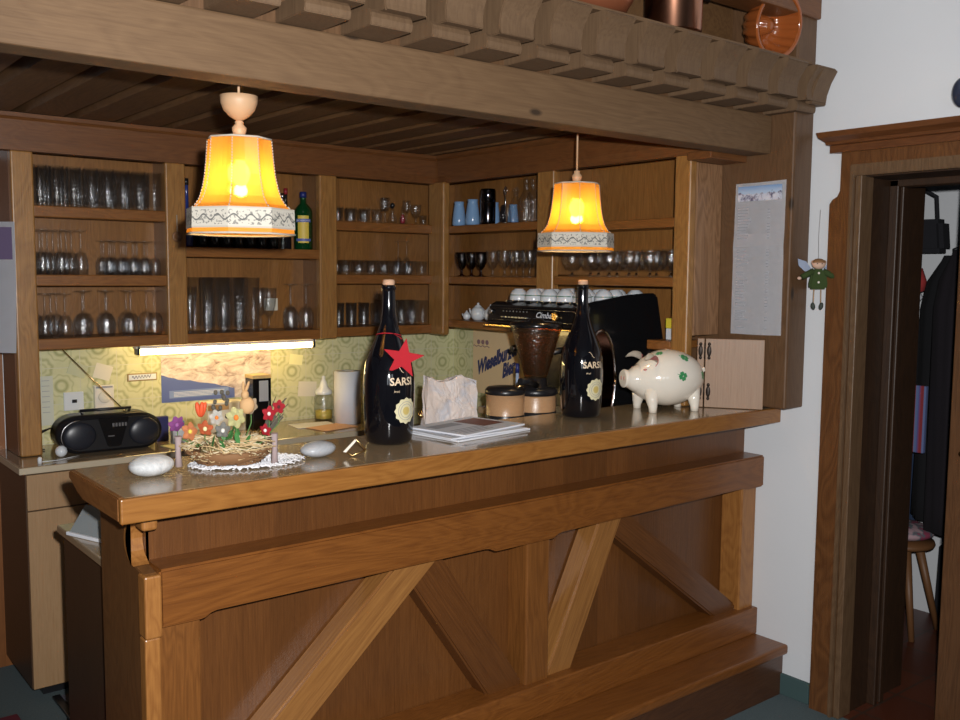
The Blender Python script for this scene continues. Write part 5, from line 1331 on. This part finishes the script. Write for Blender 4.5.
o = MB().box(-.012, .012, -.055, .055, 0, .30, .005).build('striped_towel', n.m); o.location = (4.12, 2.045, .845); tag(o, 'red and blue striped towel hanging between the dark coats', 'towel')
t = thing('wooden_stool', 'slanted-leg wooden stool with a pink patterned cushion in the hallway', 'stool', (4.19, 2.11, 0))
for dx, dy in ((-.10, -.10), (-.10, .10), (.10, .10), (.10, -.10)):
    MB().tube([(dx*1.2, dy*1.3, 0), (dx*.55, dy*.55, .40)], [.013, .020], 10).build('leg', mat('leg_wood', (.17, .075, .028), .5), t, world=False)
MB().lathe([(0, .40), (.14, .40), (.145, .41), (.14, .425), (0, .427)], seg=28).build('seat', mat('leg_wood', (.17, .075, .028), .5), t, world=False)
n = NT('pink_pattern_cushion'); f_ = n.noise(n.coord(), 18, 2); n.base(n.ramp(f_, [(.42, (.30, .05, .10)), (.5, (.10, .14, .16)), (.58, (.45, .30, .33))])); n.p(Roughness=.9)
m = MB(); m.ball((0, 0, .465), (.14, .14, .040), 24); m.build('cushion', n.m, t, world=False)
o = MB().prism([(-.07, -.09), (.07, -.09), (.06, .30), (.0, .37), (-.06, .30)], 'X', -.05, .05, .025).build('black_bag', BLKFAB); 
o.location = (4.42, 1.97, .091); o.scale = (1, 1, 1); tag(o, 'black bag slumped on the hallway floor beside the stool', 'bag')
o = MB().box(3.70, 3.86, 1.62, 1.80, .001, .006, .002).build('floor_paper', PAPER); tag(rest(o, (3.78, 1.7, .001)), 'white paper lying on the hallway tiles', 'paper') if False else C.objects.unlink(o)
# ---------------------------------------------------------------- light
def lamp_light(name, kind, loc, energy, col, **kw):
    l = bpy.data.lights.new(name, kind); l.energy = energy; l.color = col
    for k, v in kw.items(): setattr(l, k, v)
    o = bpy.data.objects.new(name, l); C.objects.link(o); o.location = loc; return o
fl_ = lamp_light('camera_flash', 'SPOT', (.06, -.02, 1.71), 355, (1, .985, .97), shadow_soft_size=.02, spot_size=math.radians(88), spot_blend=.6)
fl_.rotation_euler = (co.matrix_world @ Matrix.Rotation(math.radians(1), 4, 'X')).to_euler()
for k in range(3):      # three windows of the guest room behind the photographer
    p_ = Vector((-2.4+1.15*k, -2.7, 1.75))
    wl = lamp_light('window_daylight', 'AREA', p_, 5.0, (.86, .92, 1.0), shape='RECTANGLE', size=.55, size_y=1.0)
    wl.rotation_euler = (Vector((2.2, 2.5, 1.2))-p_).to_track_quat('-Z', 'Y').to_euler()
w = bpy.data.worlds.new('world'); sc.world = w; w.use_nodes = True
w.node_tree.nodes['Background'].inputs[0].default_value = (.9, .94, 1, 1); w.node_tree.nodes['Background'].inputs[1].default_value = .035
sc.view_settings.view_transform = 'Standard'; sc.view_settings.look = 'None'; sc.view_settings.gamma = 1; sc.view_settings.exposure = 0
sc.view_settings.use_curve_mapping = False
sc.cycles.use_denoising = True
sc.cycles.max_bounces = 10; sc.cycles.transmission_bounces = 8; sc.cycles.transparent_max_bounces = 24; sc.cycles.glossy_bounces = 4; sc.cycles.diffuse_bounces = 3
sc.cycles.caustics_reflective = False; sc.cycles.caustics_refractive = False
sc.cycles.sample_clamp_indirect = 4
for (x, y, z) in ((1.030, 2.25, 1.703), (2.372, 2.42, 1.697)):
    lamp_light('bulb_light', 'POINT', (x, y, z+.118), 1.75, (1, .72, .36), shadow_soft_size=.018)
